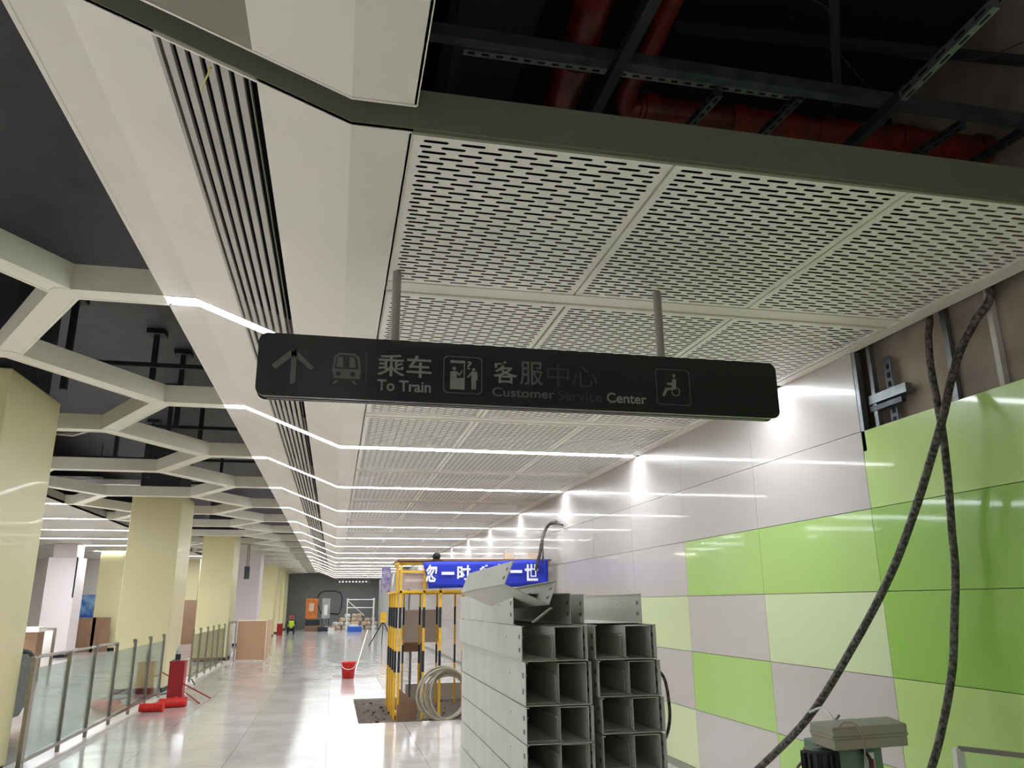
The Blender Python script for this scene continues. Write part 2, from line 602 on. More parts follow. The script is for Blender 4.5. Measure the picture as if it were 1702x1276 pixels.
# the dark trough of the first, unlit strip
tr = MB()
for xa, xb in ((-2.2, XE), (XE, XG), (XG, XF), (XF, 0.235)):
    za, zb = zs(xa), zs(xb)
    tr.add([(xa, 2.735, za + .12), (xb, 2.735, zb + .12), (xb, 2.91, zb + .12), (xa, 2.91, za + .12),
            (xa, 2.735, za + .13), (xb, 2.735, zb + .13), (xb, 2.91, zb + .13), (xa, 2.91, za + .13)],
           [(0, 3, 2, 1), (4, 5, 6, 7), (0, 1, 5, 4), (1, 2, 6, 5), (2, 3, 7, 6), (3, 0, 4, 7)], 'fascia')
    for yy in (2.739, 2.902):
        tr.add([(xa, yy, za + .01), (xb, yy, zb + .01), (xb, yy + .006, zb + .01), (xa, yy + .006, za + .01),
                (xa, yy, za + .125), (xb, yy, zb + .125), (xb, yy + .006, zb + .125), (xa, yy + .006, za + .125)],
               [(0, 3, 2, 1), (4, 5, 6, 7), (0, 1, 5, 4), (1, 2, 6, 5), (2, 3, 7, 6), (3, 0, 4, 7)], 'fascia')
struct(tr.build('trim_2'))
struct(MB().box((0.225, 2.898, ZC + .012), (XW + .6, 2.909, ZC + .2), 'fascia').build('trim_3'))
# black lining over the slots and over the perforated panels
ln = MB()
ln.box((XE + .3, 2.92, 4.31), (0.1, Y_END, 4.33), 'dark')
ln.box((0.1, 4.5, 4.31), (XW + .05, Y_END, 4.33), 'dark')
ln.box((0.1, 4.5, 4.31), (XW + .05, 4.52, 5.7), 'dark')
struct(ln.build('ceiling'))


# perforated ceiling panels (slots are real holes)
def perf_mesh(w, l):
    mb = MB()
    px, py = 0.147, 0.0415
    sw, sh = 0.114, 0.0192
    marg = 0.022
    nx = int((w - 2 * marg) / px)
    ny = int((l - 2 * marg) / py)
    px = (w - 2 * marg) / nx
    py = (l - 2 * marg) / ny
    vs, fs = [], []

    def rect(x0, y0, x1, y1):
        n = len(vs)
        vs.extend([(x0, y0, 0), (x0, y1, 0), (x1, y1, 0), (x1, y0, 0)])
        fs.append((n, n + 1, n + 2, n + 3))
    rect(0, 0, w, marg)
    rect(0, l - marg, w, l)
    rect(0, marg, marg, l - marg)
    rect(w - marg, marg, w, l - marg)

    def cell(x0, x1, y0, y1, sx0, sx1):
        yc = (y0 + y1) / 2
        ya, yb = yc - sh / 2, yc + sh / 2
        e = sh * .45
        n = len(vs)
        # octagonal slot
        vs.extend([(x0, y0, 0), (x1, y0, 0), (x1, y1, 0), (x0, y1, 0)])
        vs.extend([(sx0 + e, ya, 0), (sx1 - e, ya, 0), (sx1, yc, 0), (sx1 - e, yb, 0), (sx0 + e, yb, 0), (sx0, yc, 0)])
        for q in ((0, 4, 5, 1), (1, 5, 6), (1, 6, 2), (2, 6, 7), (2, 7, 8, 3), (3, 8, 9), (3, 9, 0), (0, 9, 4)):
            fs.append(tuple(n + i for i in q)[::-1])
    for j in range(ny):
        y0 = marg + j * py
        if j % 2 == 0:
            for i in range(nx):
                x0 = marg + i * px
                cell(x0, x0 + px, y0, y0 + py, x0 + (px - sw) / 2, x0 + (px + sw) / 2)
        else:
            xs = [marg] + [marg + (i + .5) * px for i in range(nx)] + [w - marg]
            for a, b in zip(xs[:-1], xs[1:]):
                if b - a > px * .9:
                    cell(a, b, y0, y0 + py, a + (px - sw) / 2, a + (px + sw) / 2)
                else:
                    cell(a, b, y0, y0 + py, a + .012, b - .012)
    mb.add(vs, fs, 'perf')
    for a, b in (((0, 0, 0), (w, .004, .03)), ((0, l - .004, 0), (w, l, .03)), ((0, 0, 0), (.004, l, .03)), ((w - .004, 0, 0), (w, l, .03))):
        mb.box(a, b, 'perf')
    return mb


cache = {}
for k in range(NB):
    y0, y1 = YS[k] + HW + .02, YS[k + 1] - HW - .02
    if k == 0:
        y0 = 2.93
    yb = YS[k] + HW + 1.63 if k else 2.91 + 1.63
    for (ya, yc) in ((y0 + .003, yb - .003), (yb + .2 + .003, y1 - .003)):
        for i in range(3):
            xa, xb = PXS[i] + .006, PXS[i + 1] - .006
            key = (round(xb - xa, 2), round(yc - ya, 2))
            if key not in cache:
                o = perf_mesh(xb - xa, yc - ya).build('ceiling', recalc=False)
                cache[key] = o
            else:
                o = cache[key].copy()
                col.objects.link(o)
            o.location = (xa, ya, ZC + .004)
            struct(o)

# ---------------------------------------------------------------- light strips
ORD = ['nearest', 'second', 'third', 'fourth', 'fifth', 'sixth', 'seventh', 'eighth']


def strip(y, xs, z_of, label, group, lamp='strip'):
    r = thing('ceiling_light', ((xs[0] + xs[-1]) / 2, y, z_of((xs[0] + xs[-1]) / 2)), label, 'light', group)
    for nm, mt, o0, o1, hw in (('diffuser', lamp, .004, .016, HW - .004), ('housing', 'fascia', .017, .06, HW - .002)):
        b = MB()
        for xa, xb in zip(xs[:-1], xs[1:]):
            za, zb = z_of(xa), z_of(xb)
            b.add([(xa, y - hw, za + o0), (xb, y - hw, zb + o0), (xb, y + hw, zb + o0), (xa, y + hw, za + o0),
                   (xa, y - hw, za + o1), (xb, y - hw, zb + o1), (xb, y + hw, zb + o1), (xa, y + hw, za + o1)],
                  [(0, 3, 2, 1), (4, 5, 6, 7), (0, 1, 5, 4), (1, 2, 6, 5), (2, 3, 7, 6), (3, 0, 4, 7)], mt)
        b.build(nm, r)
    return r


for k in range(1, NB + 1):
    if k < 9:
        lb = '%s bent white light strip from the sign, crossing the white ceiling' % ORD[k - 1]
        if k == 1:
            lb = 'bent white light strip whose right half runs behind the black hanging sign'
        gp = 'light strips across the corridor ceiling'
    else:
        lb = 'thin far white light strip in the row close to the grey end wall'
        gp = 'far light strips across the corridor ceiling'
    strip(YS[k] - (.003 if k == NB else 0), [XE, XG, XF, 3.9], zs, lb, gp)
# lit strips of the part of the corridor behind the photographer and of the hall
for y in [T0 - TP * k for k in (2, 3, 4)]:
    strip(y, [XE, XG, XF, 3.9], lambda x: zs(x) + .0, 'white light strip overhead behind the viewpoint', 'light strips behind the viewpoint')

# ---------------------------------------------------------------- hexagonal lattice over the hall
lt = MB()
LW, LH = 0.22, 0.21
xA, xB, xC, xD = -2.2, -3.25, -5.15, -6.2


def lbeam(p, q, ext=0.0):
    p, q = Vector(p), Vector(q)
    d = (q - p).normalized()
    p, q = p - d * ext, q + d * ext
    lt.bar(p + Vector((0, 0, LH / 2)), q + Vector((0, 0, LH / 2)), LW, LH, 'lattice')
    s = Vector((-d.y, d.x, 0)) * (LW / 2 - .012)
    for sg in (1, -1):
        lt.bar(p + s * sg, q + s * sg, .026, .012, 'lattice')


for k in range(-3, NB + 1):
    y = T0 + TP * k
    yb = y + 1.8
    lbeam((XE - .005, y, ZH), (xA, y, ZH))
    if yb < Y_END:
        lbeam((xA, y, ZH), (xB, yb, ZH), .05)
        if k < NB:
            lbeam((xB, yb, ZH), (xA, y + TP, ZH), .05)
            lbeam((xC, yb, ZH), (xD, y + TP, ZH), .05)
        lbeam((xB, yb, ZH), (xC, yb, ZH), .03)
        lbeam((xC, yb, ZH), (xD, y, ZH), .05)
    lbeam((xD, y, ZH), (-6.46, y, ZH))
for k in range(-3, NB + 1):
    y = T0 + TP * k
    for c_ in ((xA, y), (xD, y)) + (((xB, y + 1.8), (xC, y + 1.8)) if y + 1.8 < Y_END else ()):
        lt.sheet([(c_[0] + .122 * math.cos(a * .5236), c_[1] + .122 * math.sin(a * .5236)) for a in range(12)], 2, ZH - .0066, ZH + .19, 'lattice')
struct(lt.build('ceiling'))
# second soffit further into the hall with its own strips
sf = MB()
sy = [T0 - TP * 4, T0 - TP * 3, T0 - TP * 2, T0 - TP] + YS
for a, b in zip(sy[:-1], sy[1:]):
    sf.box((-11.5, a + HW, ZH), (-6.45, b - HW, ZH + .05), 'soffit_grey')
    sf.box((-6.47, a + HW, ZH), (-6.45, b - HW, ZH + .22), 'soffit_grey')
sf.box((-16, -16, ZH), (-11.5, Y_END, ZH + .05), 'soffit_grey')
struct(sf.build('ceiling'))
for k in range(-3, NB):
    y = T0 + TP * k
    x1 = {8: -7.4, 9: -8.4, 10: -9.3}.get(k, -6.48)
    nm = {5: 'first', 6: 'second', 7: 'third', 8: 'fourth', 9: 'fifth', 10: 'sixth'}.get(k)
    lb = ('%s straight white light strip down from the top between the two nearest yellow-green columns' % nm) if nm else \
        'straight white light strip over the far side of the hall'
    strip(y, [-10.6, x1], lambda x: ZH, lb, 'straight light strips over the hall', 'boosted_strip' if k >= -1 else 'strip')

# hangers between slab and lattice
hg_n = 0
for (px, py) in ((118, 560), (255, 610), (283, 690), (335, 700), (300, 640), (195, 730), (252, 740), (368, 780)):
    p = at(px, py, 2, 5.15)
    t = MB()
    t.box((p.x - .035, p.y - .035, 4.46), (p.x + .035, p.y + .035, 5.64), 'strut_dark')
    t.box((p.x - .12, p.y - .12, 5.63), (p.x + .12, p.y + .12, 5.7), 'strut_dark')
    o = t.build('ceiling_hanger')
    tag(o, 'dark steel hanger dropping from the black slab above the lattice', 'hanger', 'dark hangers above the lattice')
for y in (10.9, 14.9, 18.4, 22):
    t = MB().bar((-6, y, 5.0), (XE + .3, y, 5.0), .05, .06, 'strut_dark')
    tag(t.build('cross_strut'), 'dark steel cross strut hung over the hexagonal lattice', 'strut', 'dark cross struts above the lattice')

# ---------------------------------------------------------------- columns
UNIT = FOOT
cl = [(7.95, 'column', 'tall pale yellow-green column cut by the left edge, nearest of the row'),
      (16.9, 'column', 'yellow-green column with small green exit sign near its foot'),
      (26.0, 'column', 'yellow-green column standing just left of the brown cardboard'),
      (35.3, 'column_white', 'lilac-white column behind the cardboard in the row of green ones'),
      (44.6, 'column', 'yellow-green column right behind the lilac-white column'),
      (49.3, 'column', 'slim far yellow-green column, third from the end wall'),
      (53.3, 'column', 'slim far yellow-green column, last but one before the end wall'),
      (56.2, 'column', 'farthest yellow-green column against the grey end wall')]
for i, (y, mt, lb) in enumerate(cl):
    d = 1.4 if i < 5 else .9
    r = thing('column', (-3.58, y + d / 2, 0), lb, 'column', 'columns along the railing')
    x0 = -4.05
    top = 3.80
    b = MB()
    b.box((x0, y, .1), (-3.1, y + d, top), mt)
    o = bevel(b.build('cladding', r), .02, 3)
    b = MB()
    b.box((x0 + .02, y + .02, 0), (-3.12, y + d - .02, .1), 'clamp')
    b.build('plinth', r)
    b = MB()
    b.box((x0 + .1, y + .1, top), (-3.2, y + d - .1, 4.92), 'slab')
    b.build('concrete_core', r)
for i, (x, y, mt, lb) in enumerate([(-8.95, 30.0, 'column_white', 'lilac-white column with a dark open corner seam in the hall at left'),
                                    (-8.4, 34, 'column', 'yellow-green column seen left of the nearest full column'),
                                    (-12.4, 31, 'column', 'narrow yellow-green column beside the dark wall at far left'),
                                    (-6.6, 40, 'column', 'pale yellow-green column seen between the two middle columns')]):
    r = thing('column', (x, y, 0), lb, 'column')
    b = MB()
    b.box((x - .5, y - .5, .1), (x + .42, y + .5, 3.67 if i else 3.22), mt)
    bevel(b.build('cladding', r), .02, 2)
    if i == 0:
        c = MB().box((x + .38, y - .506, 1.9), (x + .425, y - .498, 3.22), 'dark')
        c.build('open_seam', r)
    b = MB().box((x - .45, y - .45, 0), (x + .38, y + .45, .1), 'clamp')
    b.build('plinth', r)
    if i == 0:
        b = MB().box((x - .4, y - .4, 3.22), (x + .32, y + .4, 3.67), 'column_white')
        b.build('concrete_core', r)

# exit sign on the second column
p = at(287, 1104, 0, -3.1)
es = MB().box((-3.1, p.y - .17, p.z - .09), (-3.088, p.y + .17, p.z + .09), 'green_sign')
e = thing('exit_sign', (-3.095, p.y, p.z), 'small green exit sign low on the second yellow-green column', 'sign')
es.build('plate', e)
em = MB()
em.box((-3.088, p.y - .02, p.z - .012), (-3.085, p.y + .12, p.z + .012), 'white')
em.sheet([(p.y - .07, p.z), (p.y, p.z + .05), (p.y, p.z - .05)], 0, -3.088, -3.085, 'white')
em.build('arrow', e)


# ---------------------------------------------------------------- text helper
def text_mesh(body, x0, x1, z0, z1, y, mt, name, parent, bold=0.0, depth=.002, shear=0):
    cu = bpy.data.curves.new('lettering', 'FONT')
    cu.body = body
    cu.offset = bold
    cu.fill_mode = 'FRONT'
    o = bpy.data.objects.new('lettering_source', cu)
    col.objects.link(o)
    bpy.context.view_layer.update()
    me = bpy.data.meshes.new_from_object(o.evaluated_get(bpy.context.evaluated_depsgraph_get()))
    bpy.data.objects.remove(o)
    xs = [v.co.x for v in me.vertices]
    ys = [v.co.y for v in me.vertices]
    a, b, c, d = min(xs), max(xs), min(ys), max(ys)
    for v in me.vertices:
        v.co = Vector((x0 + (v.co.x - a) / (b - a) * (x1 - x0), y, z0 + (v.co.y - c) / (d - c) * (z1 - z0))) * UNIT
    me.materials.clear()
    me.materials.append(M[mt])
    for p_ in me.polygons:
        p_.material_index = 0
    o = bpy.data.objects.new(name, me)
    col.objects.link(o)
    if parent:
        o.parent = parent
        o.location = -parent.location
    return o


def rrect(x0, x1, z0, z1, r, n=6):
    pts = []
    for cx, cz, a0 in ((x1 - r, z1 - r, 0), (x0 + r, z1 - r, 90), (x0 + r, z0 + r, 180), (x1 - r, z0 + r, 270)):
        for k in range(n + 1):
            a = math.radians(a0 + 90 * k / n)
            pts.append((cx + r * math.cos(a), cz + r * math.sin(a)))
    return pts


# ---------------------------------------------------------------- hanging sign
UNIT = 1.0
SY = 4.35
sg = thing('hanging_sign', (1.1, 4.4, 2.965), 'long black hanging direction sign with arrow, train symbol and bilingual text', 'sign')
X0, X1, Z0, Z1 = -0.485, 2.725, 2.968, 3.335
b = MB()
b.sheet(rrect(X0, X1, Z0, Z1, .05), 1, SY, SY + .012, 'sign')
b.build('front_panel', sg)
b = MB()
b.sheet(rrect(X0 + .006, X1 - .006, Z0 + .006, Z1 - .006, .045), 1, SY + .012, SY + .088, 'sign')
b.box((X0 + .06, SY + .014, Z0 + .002), (X1 - .06, SY + .036, Z0 + .008), 'sign_edge')
b.box((X0 + .06, SY + .064, Z0 + .002), (X1 - .06, SY + .084, Z0 + .008), 'sign_edge')
b.build('casing', sg)
b = MB()
b.sheet(rrect(X0, X1, Z0, Z1, .05), 1, SY + .088, SY + .1, 'sign')
b.build('back_panel', sg)
for x in (0.275, 1.955):
    b = MB().tube([(x, 4.4, Z1 - .01), (x, 4.4, ZC + .06)], .026, 'rod', 16)
    b.tube([(x, 4.4, Z1 - .005), (x, 4.4, Z1 + .006)], .045, 'rod', 16)
    b.build('hanging_rod', sg)
YI = SY - .0015


def SP(px, py):
    q = at(px, py, 1, SY)
    return (q.x, q.z)


def flat(name, polys, mt, parent, y=YI, d=.002):
    mb = MB()
    for pl in polys:
        mb.sheet(pl, 1, y, y + d, mt)
    return mb.build(name, parent)


def Z6(x, y):
    return SP(420 + x / 5.32, 540 + y / 5.32)


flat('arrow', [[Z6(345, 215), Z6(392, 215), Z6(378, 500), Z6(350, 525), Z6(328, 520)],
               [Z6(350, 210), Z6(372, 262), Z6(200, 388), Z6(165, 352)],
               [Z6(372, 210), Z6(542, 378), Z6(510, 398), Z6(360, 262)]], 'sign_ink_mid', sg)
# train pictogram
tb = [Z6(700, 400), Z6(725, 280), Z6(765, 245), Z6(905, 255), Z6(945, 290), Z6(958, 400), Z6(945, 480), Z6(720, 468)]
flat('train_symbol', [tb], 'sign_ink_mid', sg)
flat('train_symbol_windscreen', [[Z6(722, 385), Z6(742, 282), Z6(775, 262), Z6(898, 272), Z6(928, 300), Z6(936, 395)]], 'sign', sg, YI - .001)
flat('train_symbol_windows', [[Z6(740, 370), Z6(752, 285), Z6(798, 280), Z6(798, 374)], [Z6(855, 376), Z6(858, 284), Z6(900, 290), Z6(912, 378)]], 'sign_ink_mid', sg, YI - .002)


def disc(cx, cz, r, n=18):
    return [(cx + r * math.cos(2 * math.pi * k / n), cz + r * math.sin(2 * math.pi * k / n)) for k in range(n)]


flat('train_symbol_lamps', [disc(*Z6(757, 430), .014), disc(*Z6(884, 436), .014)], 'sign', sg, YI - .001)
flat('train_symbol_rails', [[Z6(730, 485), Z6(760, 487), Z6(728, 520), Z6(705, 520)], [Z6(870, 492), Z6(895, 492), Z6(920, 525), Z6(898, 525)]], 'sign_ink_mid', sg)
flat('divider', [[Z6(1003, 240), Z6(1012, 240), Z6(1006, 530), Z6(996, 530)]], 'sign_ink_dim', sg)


def sign_text(body, a, b, c, d, mt, nm, bold=0.0):
    # a,b = top-left / bottom-right pixels of the written block
    p, q = SP(a, b), SP(c, d)
    return text_mesh(body, p[0], q[0], q[1], p[1], YI, mt, nm, sg, bold)


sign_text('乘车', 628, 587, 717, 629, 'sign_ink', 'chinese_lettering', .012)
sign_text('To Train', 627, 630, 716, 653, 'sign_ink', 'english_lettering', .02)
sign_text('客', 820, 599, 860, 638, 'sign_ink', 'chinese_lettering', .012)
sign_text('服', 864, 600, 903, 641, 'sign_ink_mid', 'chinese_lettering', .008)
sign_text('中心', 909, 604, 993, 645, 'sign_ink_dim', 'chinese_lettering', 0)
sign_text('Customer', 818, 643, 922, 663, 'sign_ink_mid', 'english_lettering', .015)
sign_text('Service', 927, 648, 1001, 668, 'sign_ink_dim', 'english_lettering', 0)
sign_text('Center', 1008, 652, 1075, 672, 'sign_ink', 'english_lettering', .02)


def ring(pts, w):
    """thin outline of a closed polygon, as quads"""
    n = len(pts)
    cx = sum(p[0] for p in pts) / n
    cz = sum(p[1] for p in pts) / n
    out = []
    for i in range(n):
        a, b_ = Vector(pts[i]), Vector(pts[(i + 1) % n])
        if (b_ - a).length < 1e-6:
            continue
        c = Vector((cx, cz))

        def inn(p):
            d = c - p
            return p + Vector((math.copysign(min(w, abs(d.x)), d.x), math.copysign(min(w, abs(d.y)), d.y)))
        out.append([tuple(a), tuple(b_), tuple(inn(b_)), tuple(inn(a))])
    return out


def Z7(x, y):
    return SP(720 + x / 5.673, 570 + y / 5.673)


def Z8(x, y):
    return SP(980 + x / 5.319, 570 + y / 5.319)


p, q = Z7(98, 118), Z7(462, 485)
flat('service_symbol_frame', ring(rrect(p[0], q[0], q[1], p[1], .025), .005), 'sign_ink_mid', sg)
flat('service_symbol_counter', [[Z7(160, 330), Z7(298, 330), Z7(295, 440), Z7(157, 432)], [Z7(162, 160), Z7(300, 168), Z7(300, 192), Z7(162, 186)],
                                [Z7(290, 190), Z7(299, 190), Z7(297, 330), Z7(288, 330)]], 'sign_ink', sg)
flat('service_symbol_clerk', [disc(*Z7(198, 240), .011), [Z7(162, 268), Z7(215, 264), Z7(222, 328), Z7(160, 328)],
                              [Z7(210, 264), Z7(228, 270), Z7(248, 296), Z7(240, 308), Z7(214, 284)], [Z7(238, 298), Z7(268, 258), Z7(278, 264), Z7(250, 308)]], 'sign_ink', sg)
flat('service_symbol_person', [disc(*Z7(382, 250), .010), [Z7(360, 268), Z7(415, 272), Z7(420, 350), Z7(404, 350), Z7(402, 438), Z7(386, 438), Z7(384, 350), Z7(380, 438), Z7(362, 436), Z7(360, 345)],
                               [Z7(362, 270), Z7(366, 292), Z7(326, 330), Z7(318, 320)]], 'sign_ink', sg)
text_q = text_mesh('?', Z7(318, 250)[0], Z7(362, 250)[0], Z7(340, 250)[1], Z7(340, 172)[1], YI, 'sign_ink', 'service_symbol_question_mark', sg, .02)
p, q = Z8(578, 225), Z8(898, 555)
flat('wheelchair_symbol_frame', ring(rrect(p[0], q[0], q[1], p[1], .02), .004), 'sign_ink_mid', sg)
wheel = []
cx, cz = Z8(762, 430)
for k in range(20):
    a0, a1 = math.radians(75 - 13.0 * k), math.radians(75 - 13.0 * (k + 1))
    r0, r1 = .0235, .0285
    wheel.append([(cx + r1 * math.cos(a0), cz + r1 * math.sin(a0)), (cx + r1 * math.cos(a1), cz + r1 * math.sin(a1)),
                  (cx + r0 * math.cos(a1), cz + r0 * math.sin(a1)), (cx + r0 * math.cos(a0), cz + r0 * math.sin(a0))])
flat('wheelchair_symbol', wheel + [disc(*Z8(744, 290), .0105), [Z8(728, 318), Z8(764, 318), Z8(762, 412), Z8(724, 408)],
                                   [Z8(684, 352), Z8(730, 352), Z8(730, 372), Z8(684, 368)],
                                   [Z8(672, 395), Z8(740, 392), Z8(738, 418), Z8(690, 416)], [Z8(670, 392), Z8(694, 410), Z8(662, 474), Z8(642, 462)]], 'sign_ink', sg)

# ---------------------------------------------------------------- services above the open ceiling
zP = 4.65


def pz(px, py, z=zP):
    return at(px, py, 2, z)


pr = thing('fire_pipe', pz(1300, 215), 'long dark red fire pipe running across behind the grey fascia', 'pipe')
a, c = pz(1060, 182, 4.70), pz(1640, 250, 4.70)
MB().tube([a, c], .085, 'red_pipe', 20).build('pipe_run', pr)
el = pz(1035, 178, 4.70)
up1 = pz(1068, 110, 4.85)
up2 = pz(1135, -40, 5.0)
MB().tube(smooth_path([a + Vector((.02, 0, 0)), a + (el - a) * .7, el + Vector((0, -.12, .06)), up1, up2], 6), .06, 'red_pipe', 18).build('pipe_riser', pr)
for f in (0.03, .26, .5, .74, .98):
    cpt = a.lerp(c, f)
    dd = (c - a).normalized()
    MB().tube([cpt - dd * .045, cpt + dd * .045], .1, 'red_pipe', 20).build('coupling', pr)
a, c = pz(925, 185, 4.75), pz(1000, -40, 4.75)
p2 = thing('fire_pipe', a, 'upright red fire pipe at the left of the open ceiling', 'pipe')
MB().tube([a + (a - c) * .4, c], .1, 'red_pipe', 20).build('pipe_run', p2)
cp = MB()
cpt = a.lerp(c, .42)
dd = (c - a).normalized()
cp.tube([cpt - dd * .06, cpt + dd * .06], .118, 'red_pipe', 20)
cp.build('coupling', p2)


def strut(name, p, q, w, h, mt, label, cat, slots=0, slot_face='bottom'):
    p, q = Vector(p), Vector(q)
    r = thing(name, p, label, cat)
    b_ = MB().bar(p, q, w, h, mt)
    if slots:
        d = (q - p).normalized()
        s = d.cross(Vector((0, 0, 1))).normalized()
        t = s.cross(d)
        sb_ = b_
        L = (q - p).length
        for k in range(slots):
            c0 = p + d * (L * (k + .3) / slots)
            c1 = p + d * (L * (k + .8) / slots)
            sb_.bar(c0 - t * (h / 2), c1 - t * (h / 2), w * .35, .003, 'dark')
            sb_.bar(c0 - s * (w / 2), c1 - s * (w / 2), .003, h * .35, 'dark')
    b_.build('bar', r)
    return r


strut('steel_channel', pz(690, 48, 4.50), pz(1740, 208, 4.50), .06, .07, 'galv_dark', 'long dull steel channel crossing the open ceiling in front of the red pipes', 'steel channel')
strut('slotted_strut', pz(770, 80, 4.60), pz(1335, 160, 4.60), .045, .045, 'galv', 'slotted steel strut with holes just below the long steel channel', 'strut', 26)
strut('ceiling_hanger_bar', pz(1095, -20, 4.35), pz(985, 190, 4.35), .055, .06, 'strut_dark', 'black diagonal hanger bar between the two upright red pipes', 'strut')
strut('ceiling_hanger_bar', pz(1655, 5, 4.20), pz(1500, 160, 4.20), .035, .045, 'galv', 'bright steel bar pointing to the top right corner', 'strut', 5)
strut('ceiling_hanger_bar', pz(1510, 150, 4.35), pz(1405, 250, 4.35), .055, .06, 'strut_dark', 'dark strut continuing down from the bright steel bar to the fascia', 'strut')
strut('slotted_strut', pz(1195, 155, 4.55), pz(1140, 215, 4.55), .045, .04, 'galv_dark', 'short slotted strut in front of the red pipe, left one', 'strut', 5)
strut('slotted_strut', pz(1330, 160, 4.55), pz(1265, 225, 4.55), .045, .04, 'galv_dark', 'short slotted strut hanging from the end of the long slotted strut', 'strut', 5)
strut('slotted_strut', pz(1600, 205, 4.55), pz(1515, 262, 4.55), .05, .04, 'galv_dark', 'short slotted strut in front of the red pipe near the right edge', 'strut', 5)
strut('slotted_strut', pz(1720, 205, 4.55), pz(1610, 275, 4.55), .05, .04, 'strut_dark', 'dark strut cut by the right edge of the view above the fascia', 'strut', 5)
strut('steel_channel', pz(1120, 45, 5.15), pz(1740, 105, 5.15), .05, .05, 'strut_dark', 'faint dark channel high up in the open ceiling', 'steel channel')
strut('ceiling_hanger_bar', pz(775, -20, 4.75), pz(745, 170, 4.75), .05, .05, 'strut_dark', 'dark hanger bar at the left corner of the open ceiling', 'strut')
strut('ceiling_hanger_bar', pz(1385, -10, 5.15), pz(1392, 175, 4.85), .05, .05, 'strut_dark', 'dark vertical hanger near the middle of the open ceiling', 'strut')
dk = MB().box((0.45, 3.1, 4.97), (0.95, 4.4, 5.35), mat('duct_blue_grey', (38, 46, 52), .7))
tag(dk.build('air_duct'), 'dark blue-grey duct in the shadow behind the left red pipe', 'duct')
for pts, lb in (([(1385, 90), (1400, 95), (1440, 140), (1478, 160), (1502, 150), (1530, 110)], 'thin wire looped round the dark strut in the open ceiling'),
                ([(1330, -10), (1375, 15), (1385, 60), (1372, 95)], 'thin wire curling down at top of the open ceiling'),
                ([(1500, 95), (1580, 100), (1640, 95), (1700, 70)], 'thin wire hanging in the top right of the open ceiling')):
    o = MB().tube(smooth_path([pz(x, y, 4.30) for x, y in pts]), .0032, 'clamp', 6).build('wire')
    tag(o, lb, 'wire')
# loose wire out of the slots
o = MB().tube(smooth_path([at(x, y, 2, 3.97) for x, y in ((350, 112), (345, 125), (338, 140), (335, 152))]), .004, 'yellow_poster', 6).build('wire')
tag(o, 'loose wire end poking out of the slotted ceiling grille', 'wire')

# ---------------------------------------------------------------- thick cables by the green wall
def cable(pts, r, label, mt='cable', nm='power_cable'):
    o = MB().tube(smooth_path(pts, 10), r, mt, 14).build(nm)
    return tag(o, label, 'cable')


cable([Vector((4.08, 4.75, 4.15)), at(1541, 520, 0, 4.07), at(1543, 560, 0, 3.94), at(1547, 610, 0, 3.86), at(1557, 665, 0, 3.82), at(1567, 720, 0, 3.82), at(1576, 800, 0, 3.85),
       at(1582, 880, 0, 3.88), at(1588, 950, 0, 3.88), at(1586, 1040, 0, 3.86), at(1583, 1110, 0, 3.82), at(1570, 1190, 0, 3.76), at(1548, 1276, 0, 3.66), at(1500, 1400, 0, 3.5)],
      .024, 'thick black cable hanging almost straight down the strong green wall panels')
cable([Vector((4.09, 4.2, 4.25)), at(1645, 480, 0, 4.09), at(1620, 535, 0, 4.06), at(1597, 580, 0, 4.0), at(1580, 635, 0, 3.92), at(1568, 690, 0, 3.76), at(1548, 760, 0, 3.7), at(1520, 850, 0, 3.65),
       at(1480, 955, 0, 3.6), at(1420, 1070, 0, 3.5), at(1345, 1190, 0, 3.35), at(1262, 1276, 0, 3.2), at(1180, 1350, 0, 3.0)],
      .026, 'thick dusty cable sweeping down to the left across the green and white panels')
cable([at(925, 868, 0, 3.95), at(912, 872, 0, 3.9), at(903, 890, 0, 3.7), at(896, 925, 0, 3.62), at(885, 975, 0, 3.55), at(878, 1040, 0, 3.5)], .03,
      'dark cable bundle arching out of the wall above the blue banner')
cable([at(935, 872, 0, 3.96), at(918, 868, 0, 3.9), at(908, 876, 0, 3.8), at(902, 900, 0, 3.75), at(903, 935, 0, 3.7)], .018,
      'short dark cable beside the bundle coming out of the wall')
cable([at(1090, 1110, 1, 3.9), at(1105, 1130, 1, 3.9), at(1113, 1180, 1, 3.9), at(1110, 1215, 1, 3.9), at(1098, 1240, 1, 3.9), at(1085, 1250, 1, 3.9)], .008, 'dark cable loop sticking out right of the tray stack')
cable([at(1395, 1188, 1, 2.8), at(1365, 1230, 1, 2.8), at(1325, 1276, 1, 2.8), at(1300, 1330, 1, 2.8)], .005, 'thin grey cord hanging left of the green machine', 'thin_cable', 'cord')
cable([at(1345, 1183, 1, 2.75), at(1368, 1176, 1, 2.7), at(1385, 1196, 1, 2.62)], .004, 'thin white cord lying from big cable to machine top', 'white', 'cord')


# ---------------------------------------------------------------- cable tray stack
def channel(w, h, L, mt_out='tray', th=.003, inverted=False, slots=True):
    b_ = MB()
    if inverted:
        b_.box((0, 0, h - th), (w, L, h), mt_out)
    else:
        b_.box((0, 0, 0), (w, L, th), mt_out)
    b_.box((0, 0, 0), (th, L, h), mt_out)
    b_.box((w - th, 0, 0), (w, L, h), mt_out)
    z = 0 if inverted else h - th
    b_.box((th, 0, z), (.012, L, z + th), mt_out)
    b_.box((w - .012, 0, z), (w - th, L, z + th), mt_out)
    sl_ = b_
    if slots:
        for x in (-.0006, w - th - .0006):
            for zz in (h * .25, h * .62):
                for k in range(3):
                    sl_.box((x, .035 + k * .012, zz), (x + th + .0012, .040 + k * .012, zz + h * .13), 'dark')
            sl_.box((x, .35, h * .6), (x + th + .0012, .356, h * .66), 'dark')
    return b_, sl_


